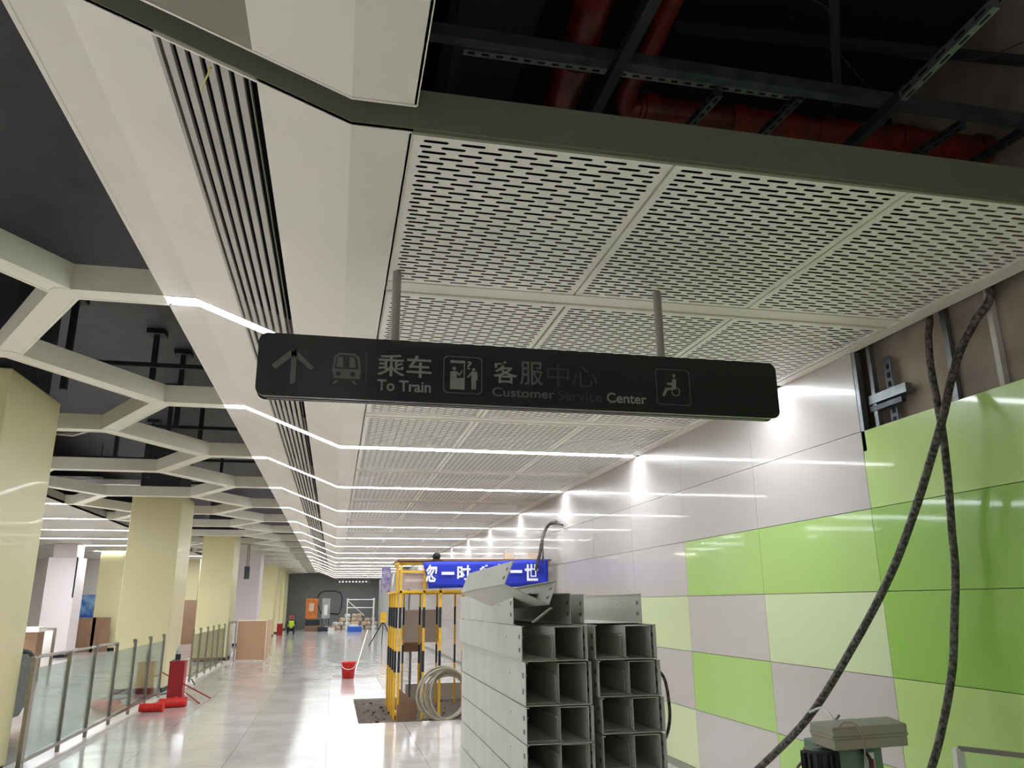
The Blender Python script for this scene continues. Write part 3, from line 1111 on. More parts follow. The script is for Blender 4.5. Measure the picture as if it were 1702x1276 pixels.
def tray(loc, w, h, L, label, group=None, rot=0.0, inverted=False, roty=0.0, slots=True, nm='cable_tray'):
    r = thing(nm, loc, label, 'cable tray', group)
    b_, s_ = channel(w, h, L, inverted=inverted, slots=slots)
    o = b_.build('channel_body', r)
    o.location = (0, 0, 0)
    r.rotation_euler = (0, roty, rot)
    return r


YT = 3.6
hL = .155
names = ['topmost', 'second', 'third', 'fourth', 'fifth', 'sixth', 'seventh', 'eighth', 'ninth', 'tenth']
# left stack: row tops (z)
zl = [(1.595, .153, YT), (1.405, .185, YT + .02), (1.25, .152, YT)] + [(1.095 - .155 * k, .152, YT) for k in range(7)]
for i, (z, h_, y) in enumerate(zl):
    jx = (0.0, .02, .018, .018, .016)[i] if i < 5 else .01
    tray((.838 + jx, y, z), .31, h_, 2.0, 'grey cable tray in the left stack, %s layer from the top' % names[i], 'left stack of cable trays', rot=-.012)
    if i < 5:
        tray((.838 + jx + .012, y + .06, z + .004), .148, h_ * .66, 1.9, 'small channel lying inside the %s tray of the left stack, left side' % names[i], 'channels nested in the left stack', rot=-.012, slots=False)
        tray((.838 + jx + .162, y + .03, z + .006), .135, h_ * .93, 1.9, 'inverted channel inside the %s tray of the left stack, right side' % names[i], 'channels nested in the left stack', rot=-.012, inverted=True, slots=False)
zr = [(1.595, .153), (1.435, .155), (1.28, .15)] + [(1.12 - .155 * k, .152) for k in range(7)]
for i, (z, h_) in enumerate(zr):
    jx = (0, .012, .022, .022)[i] if i < 4 else .02
    tray((1.185 + jx, YT, z), .30, h_, 2.0, 'grey cable tray in the right stack, %s layer from the top' % names[i], 'right stack of cable trays', rot=-.012)
    if i < 5:
        tray((1.185 + jx + .014, YT + .08, z + .004), .14, h_ * .66, 1.9, 'small channel inside the %s tray of the right stack, left side' % names[i], 'channels nested in the right stack', rot=-.012, slots=False)
        tray((1.185 + jx + .158, YT + .03, z + .006), .128, h_ * .93, 1.9, 'inverted channel inside the %s tray of the right stack, right side' % names[i], 'channels nested in the right stack', rot=-.012, inverted=True, slots=False)
pal = thing('timber_sleeper', (.8, 3.7, 0), 'wooden sleepers under the stacks of cable trays', 'timber')
for y in (3.75, 4.6, 5.4):
    MB().box((.82, y, 0), (1.52, y + .1, .164), 'brown').build('sleeper', pal)
o = MB().box((.90, 5.68, 0), (1.54, 5.72, 1.72), 'card')  # added board, keeps light from entering the trays at their far ends
tag(o.build('light_stop_board'), 'added board stopping light at the far end of the tray stacks', 'board')
# top trays
tray((.85, 3.83, 1.75), .29, .145, 1.8, 'closed-topped grey tray lying upside down on the left stack', rot=-.012, inverted=True)
tray((1.19, 3.78, 1.75), .30, .14, 1.8, 'open tray with bright inside lying on top of the right stack', rot=-.012)
# tilted channel resting across the upside-down tray
P_, Q_ = at(838, 971, 1, 3.60), at(769, 986, 1, 4.42)
D_ = Q_ - P_
o = tray(P_, .235, .115, D_.length, 'grey channel tipped on its side on top of the left stack', rot=-math.atan2(D_.x, D_.y), roty=math.radians(23))
o.rotation_euler[0] = math.asin(D_.z / D_.length)
o = MB().bar(at(916, 1010, 1, 3.66), at(886, 1034, 1, 3.72), .03, .004, 'tray').build('offcut_strip')
tag(o, 'small grey metal offcut leaning in the mouth of the top tray', 'metal strip')

# ---------------------------------------------------------------- yellow and black cage
UNIT = FOOT
cg = thing('safety_cage', (2.1, 13, 0), 'yellow and black striped steel safety cage around the floor opening', 'cage')
CX0, CX1, CY0, CY1 = .97, 3.35, 12.35, 14.2


def striped(p, w, z0, z1, name='upright', d=None):
    b_ = MB()
    d = d or w
    cuts = [z0, .62, .92, 1.25, 1.55, z1]
    cuts = [z0] + [c_ for c_ in cuts[1:-1] if z0 < c_ < z1] + [z1]
    for k in range(len(cuts) - 1):
        b_.box((p[0] - w / 2, p[1] - d / 2, cuts[k]), (p[0] + w / 2, p[1] + d / 2, cuts[k + 1]), 'black' if k % 2 else 'yellow')
    return b_.build(name, cg)


for x in (CX0 + .02, 1.35, 1.60, 1.95, 2.25, 2.6, 2.93, 3.3):
    striped((x, CY0), .035, -.04, 2.2 if x < 1.7 else 1.8)
for x in (1.2, 1.48, 1.78, 2.1, 2.42, 2.78, 3.1):
    striped((x, CY1), .03, -.04, 1.8)
for k in range(8):
    striped((CX0 - .03 + .012 * (k % 2), CY0 + .08 + k * .25), .03, -.04, 1.8 if k > 1 else 2.2, d=.09)
fr_ = MB()
for z in (1.78, 2.2):
    fr_.bar((CX0, CY0, z), (3.35, CY0, z), .035, .035, 'yellow')
fr_.bar((CX0, CY0, 2.08), (1.6, CY0, 2.08), .03, .03, 'yellow')
fr_.bar((CX0 - .03, CY0, 1.78), (CX0 - .05, CY1, 1.78), .035, .035, 'yellow')
fr_.bar((CX0 - .03, CY0, 2.2), (CX0 - .03, CY0 + .6, 2.2), .035, .035, 'yellow')
fr_.bar((CX0, CY1, 1.78), (3.35, CY1, 1.78), .035, .035, 'yellow')
fr_.bar((CX0, CY0, .05), (CX0, CY1, .05), .035, .035, 'yellow')
fr_.build('frame', cg)
rf = MB().box((CX0 - .02, CY0 - .05, 2.24), (3.36, CY1 - .5, 2.27), 'brown')
rf.build('roof_board', cg)
kp = MB()
kp.add([(CX0 + .01, CY0 - .02, -.04), (CX0 + .3, CY0 - .02, -.04), (CX0 + .3, CY0 - .015, .18), (CX0 + .01, CY0 - .015, .42)], [(0, 1, 2, 3)], 'brown')
kp.build('kick_board', cg)
wb = MB().box((1.05, CY0 + .1, 1.83), (1.75, CY0 + .12, 2.06), mat('pale_pink_sheet', (226, 210, 216), .6))
wb.build('white_sheet', cg)
# mesh bases behind the bars
hb = MB().box((2.3, 13.1, -.04), (2.75, 13.5, .33), 'dark_red')
tag(hb.build('red_tool_box'), 'dark red tool box standing inside the yellow cage', 'box')
pb = MB().box((1.3, 14.6, .0), (3.3, 14.7, .25), 'stone')
tag(pb.build('low_kerb'), 'low pale kerb across the back inside the yellow cage', 'kerb')
for (x0, x1, z0, z1, y, mt, lb) in ((1.22, 1.85, .95, 1.5, 14.4, 'grey_board', 'grey board leaning behind the left cage bars'),
                                    (2.45, 2.75, .85, 1.5, 14.3, 'grey_board', 'narrow grey board behind the middle cage bars'),
                                    (1.2, 1.5, .8, .95, 14.35, 'brown', 'brown carton piece behind the left cage bars')):
    o = MB().box((x0, y, z0 if mt != 'x' else z0), (x1, y + .03, z1), mt)
    o.box(((x0 + x1) / 2 - .02, y + .03, 0), ((x0 + x1) / 2 + .02, y + .06, z1), 'galv')
    tag(o.build('leaning_board'), lb, 'board')
# cabinet at the right of the cage
o = MB().box((2.92, 12.6, -.04), (3.22, 13.0, 1.72), mat('sage_cabinet', (186, 186, 160), .5))
for k in range(5):
    o.box((2.93, 12.59, .2 + k * .07), (3.1, 12.6, .23 + k * .07), 'galv_dark')
tag(bevel(o.build('control_cabinet'), .01), 'tall sage grey cabinet inside the right end of the yellow cage', 'cabinet')
# hose coil leaning on the front
hs = MB()
for j, (rx, rz, dy, dx) in enumerate(((.36, .40, 0, 0), (.33, .38, .05, .03), (.37, .41, .1, -.02), (.30, .35, .14, .05), (.34, .34, .08, .07), (.28, .39, .03, .06), (.38, .37, .06, -.03))):
    pts = []
    for k in range(40):
        a_ = 2 * math.pi * k / 40
        pts.append((1.64 + dx + rx * math.cos(a_), 12.02 + dy + .1 * math.sin(a_) + .12 * math.cos(a_), rz * .85 * (1 + math.sin(a_))))
    hs.tube(pts, .018, 'hose', 8, closed=True)
tag(hs.build('hose_coil'), 'coil of dusty grey hose leaning on the yellow cage', 'hose')

# banner
bn = thing('banner', (2.3, 12.28, 1.82), 'blue cloth banner with white Chinese writing tied to the cage top', 'banner')
BY = 12.27
b = MB()
nx = 30
p00, p10, p11, p01 = at(703, 934, 1, BY), at(911, 930, 1, BY), at(911, 974, 1, BY), at(713, 978, 1, BY)
grid = []
for j in range(7):
    for i in range(nx + 1):
        s_, t_ = i / nx, j / 6
        q = p00.lerp(p10, s_).lerp(p01.lerp(p11, s_), t_)
        q = q + Vector((0, .012 * math.sin(s_ * 17) * t_, .006 * math.sin(s_ * 9)))
        grid.append(q)
faces = [(j * (nx + 1) + i, j * (nx + 1) + i + 1, (j + 1) * (nx + 1) + i + 1, (j + 1) * (nx + 1) + i) for j in range(6) for i in range(nx)]
b.add(grid, faces, 'banner', True)
o = b.build('cloth', bn)
md = o.modifiers.new('solid', 'SOLIDIFY')
md.thickness = .004


def ban_text(body, a, b_, c_, d_):
    p_, q_ = at(a, b_, 1, BY - .022), at(c_, d_, 1, BY - .022)
    text_mesh(body, p_.x, q_.x, q_.z, p_.z, BY - .022, 'banner_ink', 'lettering', bn, .03)


ban_text('忽', 708, 938, 728, 967)
ban_text('一', 734, 950, 755, 955)
ban_text('时', 760, 939, 782, 964)
ban_text('痛', 797, 938, 818, 966)
ban_text('苦', 823, 937, 844, 965)
ban_text('一', 848, 947, 868, 952)
ban_text('世', 872, 937, 895, 965)
# second small banner at the left of the cage
b2 = MB().box((.80, 14.25, 1.80), (.96, 14.26, 2.24), mat('faded_lilac_banner', (215, 212, 236), .7, noise=.3, nscale=14, rgb2=(150, 144, 214)))
tag(b2.build('banner'), 'small faded lilac banner hanging on the left corner of the cage', 'banner')
for x, lb in ((1.52, 'small round lamp on the cage top above the banner corner'),):
    o = MB().lathe((x, 12.3, 2.27), [(0, 0), (.05, 0), (.065, .03), (.05, .08), (0, .1)], 'clamp')
    tag(o.build('cage_lamp'), lb, 'lamp')
for x, lb in ((2.68, 'wood block on the cage top over the banner, left one'), (3.08, 'wood block on the cage top over the banner, right one')):
    o = MB().box((x - .07, 12.3, 2.27), (x + .07, 12.42, 2.37), 'rubble2')
    tag(o.build('wood_block'), lb, 'block')

# ---------------------------------------------------------------- green machine at lower right
UNIT = 1.0
mc = thing('site_machine', (1.82, 2.8, 0), 'dusty green machine with flat lid and black motor by the green wall', 'machine')
b = MB()
A4 = [at(1383, 1212, 1, 2.60), at(1508, 1212, 1, 2.62), at(1478, 1198, 1, 2.80), at(1345, 1203, 1, 2.76)]
cxy = sum((p.x for p in A4)) / 4, sum((p.y for p in A4)) / 4


def lid(k):
    return [(cxy[0] + (p.x - cxy[0]) * k, cxy[1] + (p.y - cxy[1]) * k) for p in A4]


b.sheet(lid(1.0), 2, 1.395, 1.425, 'box_green')
b.sheet(lid(1.02), 2, 1.386, 1.396, 'box_green')
b.sheet(lid(.985), 2, 1.352, 1.386, 'box_green')
bevel(b.build('lid', mc), .004)
b = MB().box((1.78, 2.7, .0), (1.96, 2.92, 1.345), 'box_body')
bevel(b.build('body', mc), .008)
b = MB().tube([(1.72, 2.72, .75), (1.72, 2.72, 1.34)], .055, 'motor', 20)
for k in range(16):
    a_ = 2 * math.pi * k / 16
    b.box((-.004, .05, .8), (.004, .066, 1.33), 'motor', Matrix.Translation((1.72, 2.72, 0)) @ Matrix.Rotation(a_, 4, 'Z'))
b.build('motor', mc)
b = MB().box((1.665, 2.62, 1.21), (1.685, 2.66, 1.29), 'navy')
b.build('hanging_tag', mc)
b = MB().box((1.87, 2.66, 1.26), (1.895, 2.68, 1.33), 'white')
b.box((1.876, 2.655, 1.28), (1.889, 2.66, 1.31), 'dark_red')
b.build('paper_tag', mc)
b = MB().tube(smooth_path([(1.745, 2.62, 1.426), (1.76, 2.61, 1.44), (1.79, 2.585, 1.43), (1.80, 2.572, 1.37), (1.80, 2.60, 1.25), (1.80, 2.66, 1.15)]), .003, 'thin_cable', 6)
b.tube(smooth_path([(1.86, 2.68, 1.34), (1.87, 2.65, 1.31), (1.86, 2.64, 1.23), (1.9, 2.66, 1.17)]), .006, 'motor', 6)
b.build('cord', mc)
b = MB().tube([(1.72, 2.72, .0), (1.72, 2.72, .75)], .03, 'motor', 12)
b.box((1.6, 2.6, 0), (2.0, 3.0, .05), 'motor')
b.build('stand', mc)
# steel frame with glass at the lower right corner
sfm = thing('glass_screen', (3.4, 4.3, 0), 'steel-framed glass screen at the lower right corner by the wall', 'screen')
pA, pB = at(1592, 1243, 1, 3.6), at(1760, 1262, 1, 3.35)
b = MB()
b.bar(pA, pB, .022, .022, 'steel')
b.bar(pA, (pA.x - .03, pA.y, 0), .045, .03, 'white')
b.bar(pB, (pB.x, pB.y, 0), .03, .022, 'steel')
b.build('frame', sfm)
b = MB()
b.add([(pA.x, pA.y, .1), (pB.x, pB.y, .1), (pB.x, pB.y, pB.z - .01), (pA.x, pA.y, pA.z - .01)], [(0, 1, 2, 3)], 'glass')
o = b.build('glass_pane', sfm)

UNIT = FOOT
# ---------------------------------------------------------------- glass railings
def railing(ys, label, toprail=0, xr=-3.0, thick_first=False):
    r = thing('glass_railing', (xr, (ys[0] + ys[-1]) / 2, 0), label, 'railing')
    for i, y in enumerate(ys):
        w = .035
        b_ = MB().box((xr - .02, y - (.05 if thick_first and i == 0 else w / 2), 0), (xr + .02, y + (.05 if thick_first and i == 0 else w / 2), 1.1), 'steel')
        b_.box((xr - .035, y - .03, 1.06), (xr - .0, y + .03, 1.11), 'steel')
        b_.build('post', r)
    for i in range(len(ys) - 1):
        b_ = MB().box((xr - .006, ys[i] + .03, .13), (xr + .006, ys[i + 1] - .03, .99), 'glass')
        b_.build('glass_pane', r)
    b_ = MB().box((xr - .015, ys[0], .09), (xr + .025, ys[-1], .13), 'steel')
    b_.build('bottom_rail', r)
    if toprail:
        for i in range(toprail):
            y0, y1 = ys[i] + .04, ys[i + 1] + .0
            b_ = MB().tube(smooth_path([(xr, y0, .95), (xr, y0 + .01, 1.06), (xr, y0 + .08, 1.10), (xr, (y0 + y1) / 2, 1.10), (xr, y1 - .02, 1.10)]), .018, 'steel', 8)
            b_.build('top_rail', r)
    return r


railing([9.42, 10.57, 11.62, 12.7, 13.8, 14.9, 16.0], 'near glass and steel railing between the two nearest columns', 3, thick_first=True)
railing([19.2, 20.2, 21.3, 22.3, 23.3, 24.5], 'glass and steel railing between the second and third columns')
# escalator beyond the railing
es_ = thing('escalator', (-4.9, 11, 0), 'grey escalator top with curved black handrail behind the near railing', 'escalator')
b = MB()
b.box((-5.5, 9, -.0), (-4.1, 12.0, .18), 'steel')
b.build('landing', es_)
for x in (-4.15, -5.4):
    pr_ = [(8.5, .18), (12.6, .18), (13.1, .5), (13.0, .8), (12.6, .98), (8.5, .98)]
    b = MB()
    b.sheet(pr_, 0, x - .04, x + .04, 'galv')
    bevel(b.build('balustrade', es_), .01)
    b = MB().tube(smooth_path([(x, 8.5, 1.02), (x, 11, 1.02), (x, 12.5, 1.02), (x, 12.95, .88), (x, 13.14, .6), (x, 13.0, .35)]), .035, 'motor', 10)
    b.build('handrail', es_)
pv = MB().sheet([(12.9, 1.05), (16.0, 1.05), (14.6, .35), (14.2, .35)], 0, -6.05, -6.0, 'white')
pv.box((-6.04, 14.35, 0), (-6.01, 14.45, .4), 'galv')
tag(pv.build('tapered_panel'), 'white tapered panel behind the near glass railing', 'panel')
# return railing at the left behind column one
bx = thing('guard_gate', (-5.9, 19.5, 0), 'steel-edged white guard panel standing left of the lilac-white column', 'gate')
a_, c_ = at(62, 1045, 1, 19.5), at(86, 1085, 1, 19.5)
b = MB().box((a_.x - .5, 19.48, .1), (c_.x, 19.5, a_.z - .05), 'white')
b.build('panel', bx)
b = MB().bar((c_.x, 19.5, 0), (c_.x, 19.5, a_.z), .05, .05, 'steel').bar((a_.x - .6, 19.5, a_.z), (c_.x + .02, 19.5, a_.z), .04, .04, 'steel')
b.build('frame', bx)
wr = at(50, 1045, 1, 18.5)
o = MB().box((wr.x - .45, 18.3, 0), (wr.x + .22, 18.7, wr.z), 'brown')
o.box((wr.x - .46, 18.28, wr.z - .06), (wr.x + .24, 18.72, wr.z + .04), 'white')
tag(o.build('wrapped_crate'), 'brown crate with white wrapping on its top beside the guard gate', 'crate')

# ---------------------------------------------------------------- cardboard sheets around the railing corner
cb = thing('cardboard_sheeting', (-2.4, 26, 0), 'large brown cardboard sheets protecting the railing corner by the third column', 'cardboard')
b = MB().box((-2.80, 25.9, .03), (-1.98, 25.94, 1.17), 'card')
b.build('front_sheet', cb)
for k, y in enumerate((25.94, 26.45, 27.0, 27.6)):
    b = MB().box((-1.99 - .0, y, .02), (-1.95, y + .06, 1.17), 'card_edge')
    b.box((-1.985, y + .06, .03), (-1.955, y + .5, 1.16), 'card')
    b.build('side_sheet', cb)
b = MB().box((-2.8, 25.885, 1.14), (-1.98, 25.9, 1.18), 'card_edge')
b.build('top_edge', cb)
rb = thing('railing_return', (-2.9, 25.8, 0), 'short steel railing bay with rounded top left of the cardboard', 'railing')
MB().tube(smooth_path([(-3.05, 25.8, 0), (-3.05, 25.8, 1.0), (-3.0, 25.8, 1.1), (-2.82, 25.8, 1.12)]), .025, 'steel', 8).build('tube', rb)
MB().box((-2.86, 25.79, 0), (-2.82, 25.83, 1.1), 'steel').build('post', rb)

# ---------------------------------------------------------------- red things beside the railing
ex = thing('fire_extinguisher_box', (-2.72, 16.2, 0), 'tall dark red metal box on the floor by the second column', 'box')
b = MB().box((-2.86, 16.0, 0), (-2.6, 16.26, .62), 'dark_red')
bevel(b.build('body', ex), .008)
MB().box((-2.865, 15.995, .6), (-2.595, 16.265, .63), 'dark_red').build('lid', ex)
bt_ = thing('water_bottle', (-2.75, 16.12, .63), 'clear water bottle with dark label standing on the red box', 'bottle')
MB().lathe((-2.75, 16.12, .63), [(0, 0), (.045, 0), (.045, .14), (.03, .2), (.014, .23), (.014, .26), (0, .26)], 'film', 16).build('bottle', bt_)
MB().lathe((-2.75, 16.12, .66), [(.047, 0), (.047, .09)], 'navy', 16).build('label_band', bt_)


def mat_roll(loc, L, r, rz, label):
    o = MB()
    n = 12
    for k in range(n):
        x0 = -L / 2 + L * k / n
        o.tube([(x0, 0, r), (x0 + L / n * .92, 0, r)], [r, r], 'red', 14)
    ob = o.build('mop_head')
    ob.location = Vector(loc) * UNIT
    ob.rotation_euler = (0, 0, rz)
    return tag(ob, label, 'mop')


mat_roll((-2.5, 14.6, .0), .42, .075, .35, 'bright red fringed mop head on the floor, right one of two')
mat_roll((-2.72, 14.1, .0), .36, .065, -.1, 'bright red fringed mop head on the floor, left one of two')
for (p_, q_, mt, lb) in (((269, 1117), (350, 1160), 'dark_red', 'dark red pole leaning from the railing post down to the mop heads'),
                         ((308, 1150), (331, 1168), 'dark_red', 'short red pole end lying in front of the mop heads'),
                         ((262, 1167), (306, 1155), 'red', 'thin red pole lying left of the mop heads'),
                         ((236, 1160), (296, 1148), 'clamp', 'dark pole lying on the floor along the railing foot'),
                         ((313, 1122), (324, 1138), 'clamp', 'small dark stick leaning right of the red box')):
    P_, Q_ = at(p_[0], p_[1], 2, .05), at(q_[0], q_[1], 2, .012)
    if 'leaning from' in lb:
        Q_ = at(350, 1160, 2, .012)
        P_ = at(269, 1117, 1, Q_.y + .5)
    if 'small dark stick' in lb:
        Q_ = at(324, 1138, 2, .012)
        P_ = at(318, 1128, 1, Q_.y)
    tag(MB().tube([P_, Q_], .012, mt, 8).build('pole'), lb, 'pole')

# ---------------------------------------------------------------- bucket and mop in the corridor
bk = thing('bucket', (.40, 19.0, 0), 'red bucket standing alone on the shiny corridor floor', 'bucket')
MB().lathe((.40, 19.05, 0), [(0, .01), (.125, .01), (.13, 0), (.165, .33), (.175, .33), (.175, .35), (.16, .35), (.125, .03), (0, .03)], 'red', 28).build('body', bk)
MB().tube(smooth_path([(.23, 19.05, .33), (.28, 18.88, .24), (.4, 18.86, .2), (.52, 18.88, .24), (.57, 19.05, .33)]), .006, 'white', 6).build('handle', bk)
mp = thing('floor_squeegee', (.58, 19.3, 0), 'white floor squeegee with long pole resting across the red bucket', 'squeegee')
MB().bar((.05, 19.6, .03), (1.12, 19.35, .03), .05, .05, 'white').build('blade', mp)
MB().tube([(.55, 19.5, .05), (.98, 23.5, .9)], .014, 'white', 8).build('pole', mp)

# ---------------------------------------------------------------- floor stand near the plastic curtain
st = thing('yellow_tripod', (1.95, 33, 0), 'yellow box on dark tripod legs left of the cage', 'tripod')
p_ = at(637, 1030, 1, 33)
MB().box((p_.x - .12, 32.9, p_.z - .1), (p_.x + .12, 33.1, p_.z + .3), 'yellow').build('head', st)
for dx, dy in ((-.55, -.3), (.45, -.35), (0, .5)):
    MB().bar((p_.x, 33, p_.z - .05), (p_.x + dx, 33 + dy, .02), .03, .03, 'clamp').build('leg', st)

# ---------------------------------------------------------------- far end
for i in range(26):   # corrugated translucent curtain
    pass
cv = MB()
zz = []
n = 60
for k in range(n + 1):
    t_ = k / n
    zz.append((3.0 + .06 * (k % 2) + (.0 if t_ < .8 else 0), 38 + 18 * t_))
for k in range(n):
    (xa, ya), (xb, yb) = zz[k], zz[k + 1]
    cv.add([(xa, ya, 0), (xb, yb, 0), (xb, yb, 3.2), (xa, ya, 3.2), (xa + .01, ya, 0), (xb + .01, yb, 0), (xb + .01, yb, 3.2), (xa + .01, ya, 3.2)],
           [(0, 1, 2, 3), (4, 7, 6, 5), (3, 2, 6, 7)], 'film')
cv.box((3.07, 38, 0), (3.42, 38.02, 3.2), 'film')
tag(cv.build('plastic_hoarding'), 'pale corrugated plastic hoarding at the far right end of the corridor', 'hoarding')
ar = MB().tube([(at(x, y, 1, 57.88)) for x, y in ((533, 1018), (528, 1005), (528, 993), (532, 985), (540, 982), (558, 982), (566, 985), (569, 993), (568, 1007), (563, 1020))], .035, 'arch_paint', 8, closed=True)
tag(ar.build('painted_arch'), 'dark rounded outline on the grey end wall', 'outline')
fs_ = thing('hanging_sign', (.6, 50, 3), 'far small dark hanging sign with white marks under the last light strips', 'sign')
a_, c_ = at(560, 964, 1, 50), at(615, 969, 1, 50)
MB().box((a_.x, 50, c_.z), (c_.x, 50.08, a_.z), 'sign').build('panel', fs_)
b = MB()
for k in range(9):
    x = a_.x + .12 + k * (c_.x - a_.x - .2) / 9
    b.box((x, 49.99, c_.z + .05), (x + .1, 49.998, a_.z - .05), 'white')
b.build('white_marks', fs_)
for x in (a_.x + .3, c_.x - .3):
    MB().box((x, 50.03, a_.z - .02), (x + .03, 50.06, ZC / FOOT), 'rod').build('rod', fs_)
# scaffold
sd = thing('scaffold', (1.5, 53, 0), 'white tubular scaffold frame in front of the grey end wall', 'scaffold')
a_ = at(578, 993, 1, 53)
b = MB()
for x in (a_.x, a_.x + 1.7):
    for y in (53, 54.2):
        MB().tube([(x, y, 0), (x, y, 2.0)], .03, 'white', 8).build('upright', sd)
for z in (1.9, 1.4):
    for y in (53, 54.2):
        MB().tube([(a_.x, y, z), (a_.x + 1.7, y, z)], .025, 'white', 8).build('rail', sd)
MB().tube([(a_.x, 53, 1.85), (a_.x + 1.1, 53, .9)], .022, 'white', 8).build('brace', sd)
# posters
for x0, mt, lb in ((-1.75, 'orange', 'orange poster board standing by the grey end wall'), (-.72, 'film', 'grey and white poster board right of the orange one')):
    r = thing('poster_board', (x0 + .4, 54, 0), lb, 'poster')
    wd = .75 if mt == 'orange' else .5
    MB().box((x0, 54, .75), (x0 + wd, 54.05, 2.0), mt).build('board', r)
    b = MB()
    if mt == 'orange':
        b.box((x0 + .2, 53.99, 1.2), (x0 + .5, 53.995, 1.7), 'rubble2')
    else:
        b.box((x0 + .12, 53.99, .95), (x0 + .35, 53.995, 1.6), 'white')
    b.build('print', r)
    MB().box((x0 + .02, 54.05, 0), (x0 + .06, 54.1, 1.9), 'strut_dark').box((x0 + wd - .06, 54.05, 0), (x0 + wd - .02, 54.1, 1.9), 'strut_dark').build('stand', r)
o = MB().box((-1.7, 52.4, 0), (-.7, 53.2, .35), 'brown').box((-1.65, 52.5, .35), (-.8, 53.1, .7), 'motor')
tag(bevel(o.build('crate'), .02), 'dark crate on a brown pallet below the orange poster', 'crate')
# piles of cartons and bags
random.seed(3)
protos = []
for t in range(5):
    bm_ = bmesh.new()
    bmesh.ops.create_icosphere(bm_, subdivisions=2, radius=.5)
    for v in bm_.verts:
        n_ = v.co.normalized()
        k_ = max(abs(n_.x), abs(n_.y), abs(n_.z))
        v.co = n_ * .5 / (k_ ** .75) + Vector([random.uniform(-.05, .05) for _ in range(3)])
    me = bpy.data.meshes.new('sack')
    bm_.to_mesh(me)
    bm_.free()
    me.materials.append(M['rubble' if t % 2 else 'rubble2'] if t != 3 else M['white'])
    protos.append(me)
cnt = 0
for lay, (nn, x0, x1) in enumerate(((9, -.5, 2.9), (8, .0, 2.9), (6, .4, 2.8), (3, .7, 2.0))):
    for i in range(nn):
        x = x0 + (x1 - x0) * (i + .5) / nn + random.uniform(-.08, .08)
        o = bpy.data.objects.new('sack', random.choice(protos))
        col.objects.link(o)
        s_ = random.uniform(.28, .32) * FOOT
        o.scale = (s_ * 1.2, s_, s_ * .85)
        o.location = Vector((x, 55.6 + lay * .12 + random.uniform(-.05, .05), .125 + lay * .25)) * FOOT
        o.rotation_euler = (0, 0, random.uniform(0, 3))
        tag(o, 'beige rubble sack in the pile before the grey end wall', 'sack', 'rubble sacks piled at the end wall')
o = MB().box((.9, 50.6, 0), (1.75, 51.2, .3), 'blue').box((.95, 50.7, .3), (1.5, 51.1, .42), 'white')
tag(bevel(o.build('blue_crate'), .02), 'blue plastic crate with white stuff in front of the sack pile', 'crate')
o = MB().box((-.9, 52, 0), (-.3, 52.4, .25), 'navy').box((-.25, 52, 0), (.1, 52.5, .2), 'white')
tag(o.build('bundle'), 'low dark and white bundle on floor left of the sacks', 'bundle')
# red box by the worker
wx = at(469, 1050, 2, 0)
o = MB().box((-2.98, 46.4, 0), (-2.68, 46.7, .62), 'dark_red').box((-2.93, 46.45, .62), (-2.75, 46.6, .72), 'white')
tag(o.build('fire_extinguisher_box'), 'small far red box on the floor beside the crouching worker', 'box')


# worker, crouching
def skin_chain(name, verts, edges, radii, mt, parent, root=0, sub=1):
    me = bpy.data.meshes.new(name)
    me.from_pydata([Vector(v) * UNIT for v in verts], edges, [])
    o_ = bpy.data.objects.new(name, me)
    col.objects.link(o_)
    me.materials.append(M[mt])
    o_.modifiers.new('skin', 'SKIN')
    if not me.skin_vertices:
        bpy.context.view_layer.objects.active = o_
    for i, rr in enumerate(radii):
        me.skin_vertices[0].data[i].radius = (rr * UNIT, rr * UNIT)
        me.skin_vertices[0].data[i].use_root = (i == root)
    s_ = o_.modifiers.new('sub', 'SUBSURF')
    s_.levels = s_.render_levels = sub
    o_.parent = parent
    return o_


wk = thing('person', (-2.25, 47, 0), 'person crouching on the floor in yellow high-visibility vest and red helmet', 'person')
V_ = [(0, 0, .30), (0, .0, .5), (0, -.06, .72), (0, -.12, .82), (0, -.16, .93),      # pelvis, waist, chest, neck, head
      (.17, -.07, .72), (.26, -.2, .52), (.16, -.42, .42), (.14, -.5, .41),
      (-.17, -.07, .72), (-.27, -.2, .52), (-.2, -.42, .40), (-.18, -.5, .39),
      (.11, -.02, .28), (.17, -.4, .44), (.15, -.22, .07), (.15, -.36, .05),
      (-.11, -.02, .28), (-.17, -.38, .42), (-.15, -.2, .07), (-.15, -.34, .05)]
E_ = [(0, 1), (1, 2), (2, 3), (3, 4), (2, 5), (5, 6), (6, 7), (7, 8), (2, 9), (9, 10), (10, 11), (11, 12), (0, 13), (13, 14), (14, 15), (15, 16), (0, 17), (17, 18), (18, 19), (19, 20)]
R_ = [.15, .14, .16, .06, .1, .07, .05, .04, .035, .07, .05, .04, .035, .1, .075, .05, .045, .1, .075, .05, .045]
skin_chain('body', V_, E_, R_, 'navy', wk, 0, 2)
MB().lathe((0, -.14, .9), [(.13, 0), (.12, .08), (.07, .14), (0, .16)], 'dark_red', 16).build('helmet', wk).location = (0, 0, 0)
MB().lathe((0, -.17, .84), [(0, -.03), (.07, 0), (.085, .06), (0, .08)], 'skin', 12).build('face', wk).location = (0, 0, 0)
o = MB().lathe((0, -.03, .36), [(.19, 0), (.19, .2), (.21, .36), (.13, .46)], 'hivis', 16).build('vest', wk)
o.location = (0, 0, 0)
o.scale = (1, .85, 1)

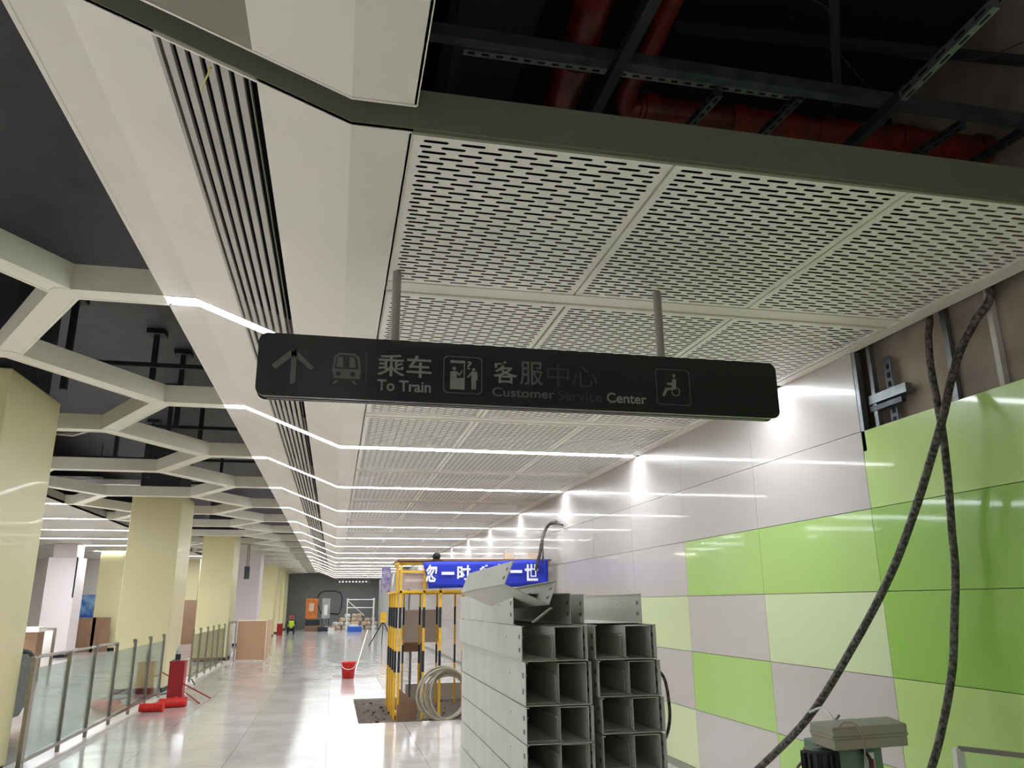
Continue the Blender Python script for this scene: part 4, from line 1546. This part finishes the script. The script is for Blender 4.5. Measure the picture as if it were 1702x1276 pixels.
# ---------------------------------------------------------------- hanging camera pole and unlit lamps in the hall
cp_ = thing('hanging_monitor_bracket', (-2.99, 29, 2.5), 'steel drop pole with small dark box hanging in front of lilac-white column', 'bracket')
MB().box((-3.03, 28.97, 2.85), (-2.99, 29.01, 3.68), 'steel').box((-2.97, 28.97, 2.85), (-2.93, 29.01, 3.68), 'steel').build('pole', cp_)
MB().box((-3.07, 28.92, 2.48), (-2.9, 29.05, 2.9), 'galv_dark').build('box', cp_)
for (px_, py_, y, w, lb) in ((162, 799, 17.5, 1.7, 'unlit white double lamp hanging above the lattice left of second column'),
                             (310, 868, 27, 1.4, 'unlit white lamp hanging above the lattice right of second column'),
                             (95, 873, 24, 1.6, 'unlit pale lamp between the first lit strips in the hall')):
    q = at(px_, py_, 1, y)
    o = MB().box((q.x - w / 2, y, q.z), (q.x + w * .05, y + .12, q.z + .09), 'white').box((q.x - w * .1, y - .05, q.z - .07), (q.x + w / 2, y + .1, q.z + .04), 'white')
    o.box((q.x - .01, y + .03, q.z), (q.x + .01, y + .05, 4.92), 'strut_dark')
    tag(bevel(o.build('hanging_lamp'), .01), lb, 'lamp')
q = at(125, 722, 1, 13)
b = MB()
b.add([(q.x - .35, 13, q.z + .1), (q.x + .32, 13.1, q.z + .12), (q.x + .18, 12.8, q.z), (q.x + .05, 12.75, q.z - .08), (q.x - .3, 12.8, q.z - .05),
       (q.x - .35, 13, q.z + .14), (q.x + .32, 13.1, q.z + .16)], [(0, 1, 2, 3, 4), (0, 5, 6, 1)], 'ceil')
o = b.build('loose_ceiling_sheet')
o.modifiers.new('s', 'SOLIDIFY').thickness = .01
tag(o, 'crumpled white ceiling sheet hanging loose right of the nearest column', 'sheet')

# ---------------------------------------------------------------- hall background
kk = thing('kiosk', (-11.5, 36, 0), 'blue and white lit kiosk far back in the hall', 'kiosk')
a_, c_ = at(133, 988, 1, 36), at(176, 1030, 1, 36)
MB().box((a_.x, 36, c_.z), (c_.x + .8, 36.6, a_.z), 'kiosk_blue').build('sign_panel', kk)
MB().box((a_.x, 35.9, c_.z - .05), (c_.x + .8, 36, c_.z + .2), 'blue').build('blue_band', kk)
MB().box((a_.x + .1, 36.1, 0), (c_.x + .8, 36.5, c_.z), 'hall_wall').build('counter', kk)
for x, lb in ((at(142, 1060, 1, 33).x, 'brown panel below the kiosk, left one'), (at(166, 1060, 1, 33).x, 'brown panel below the kiosk, right one')):
    o = MB().box((x - .32, 33, 0), (x + .28, 33.05, at(150, 1026, 1, 33).z), 'brown')
    tag(o.build('brown_panel'), lb, 'panel')
a_ = at(318, 997, 1, 38)
o = MB().box((a_.x - .4, 38, 0), (a_.x + .3, 38.1, a_.z), 'brown')
tag(o.build('brown_panel'), 'tall dark brown panel glimpsed between the second and third columns', 'panel')
struct(MB().box((-13.8, 40, 0), (-8.9, 40.2, 3.67), 'hall_wall').build('wall_2'))
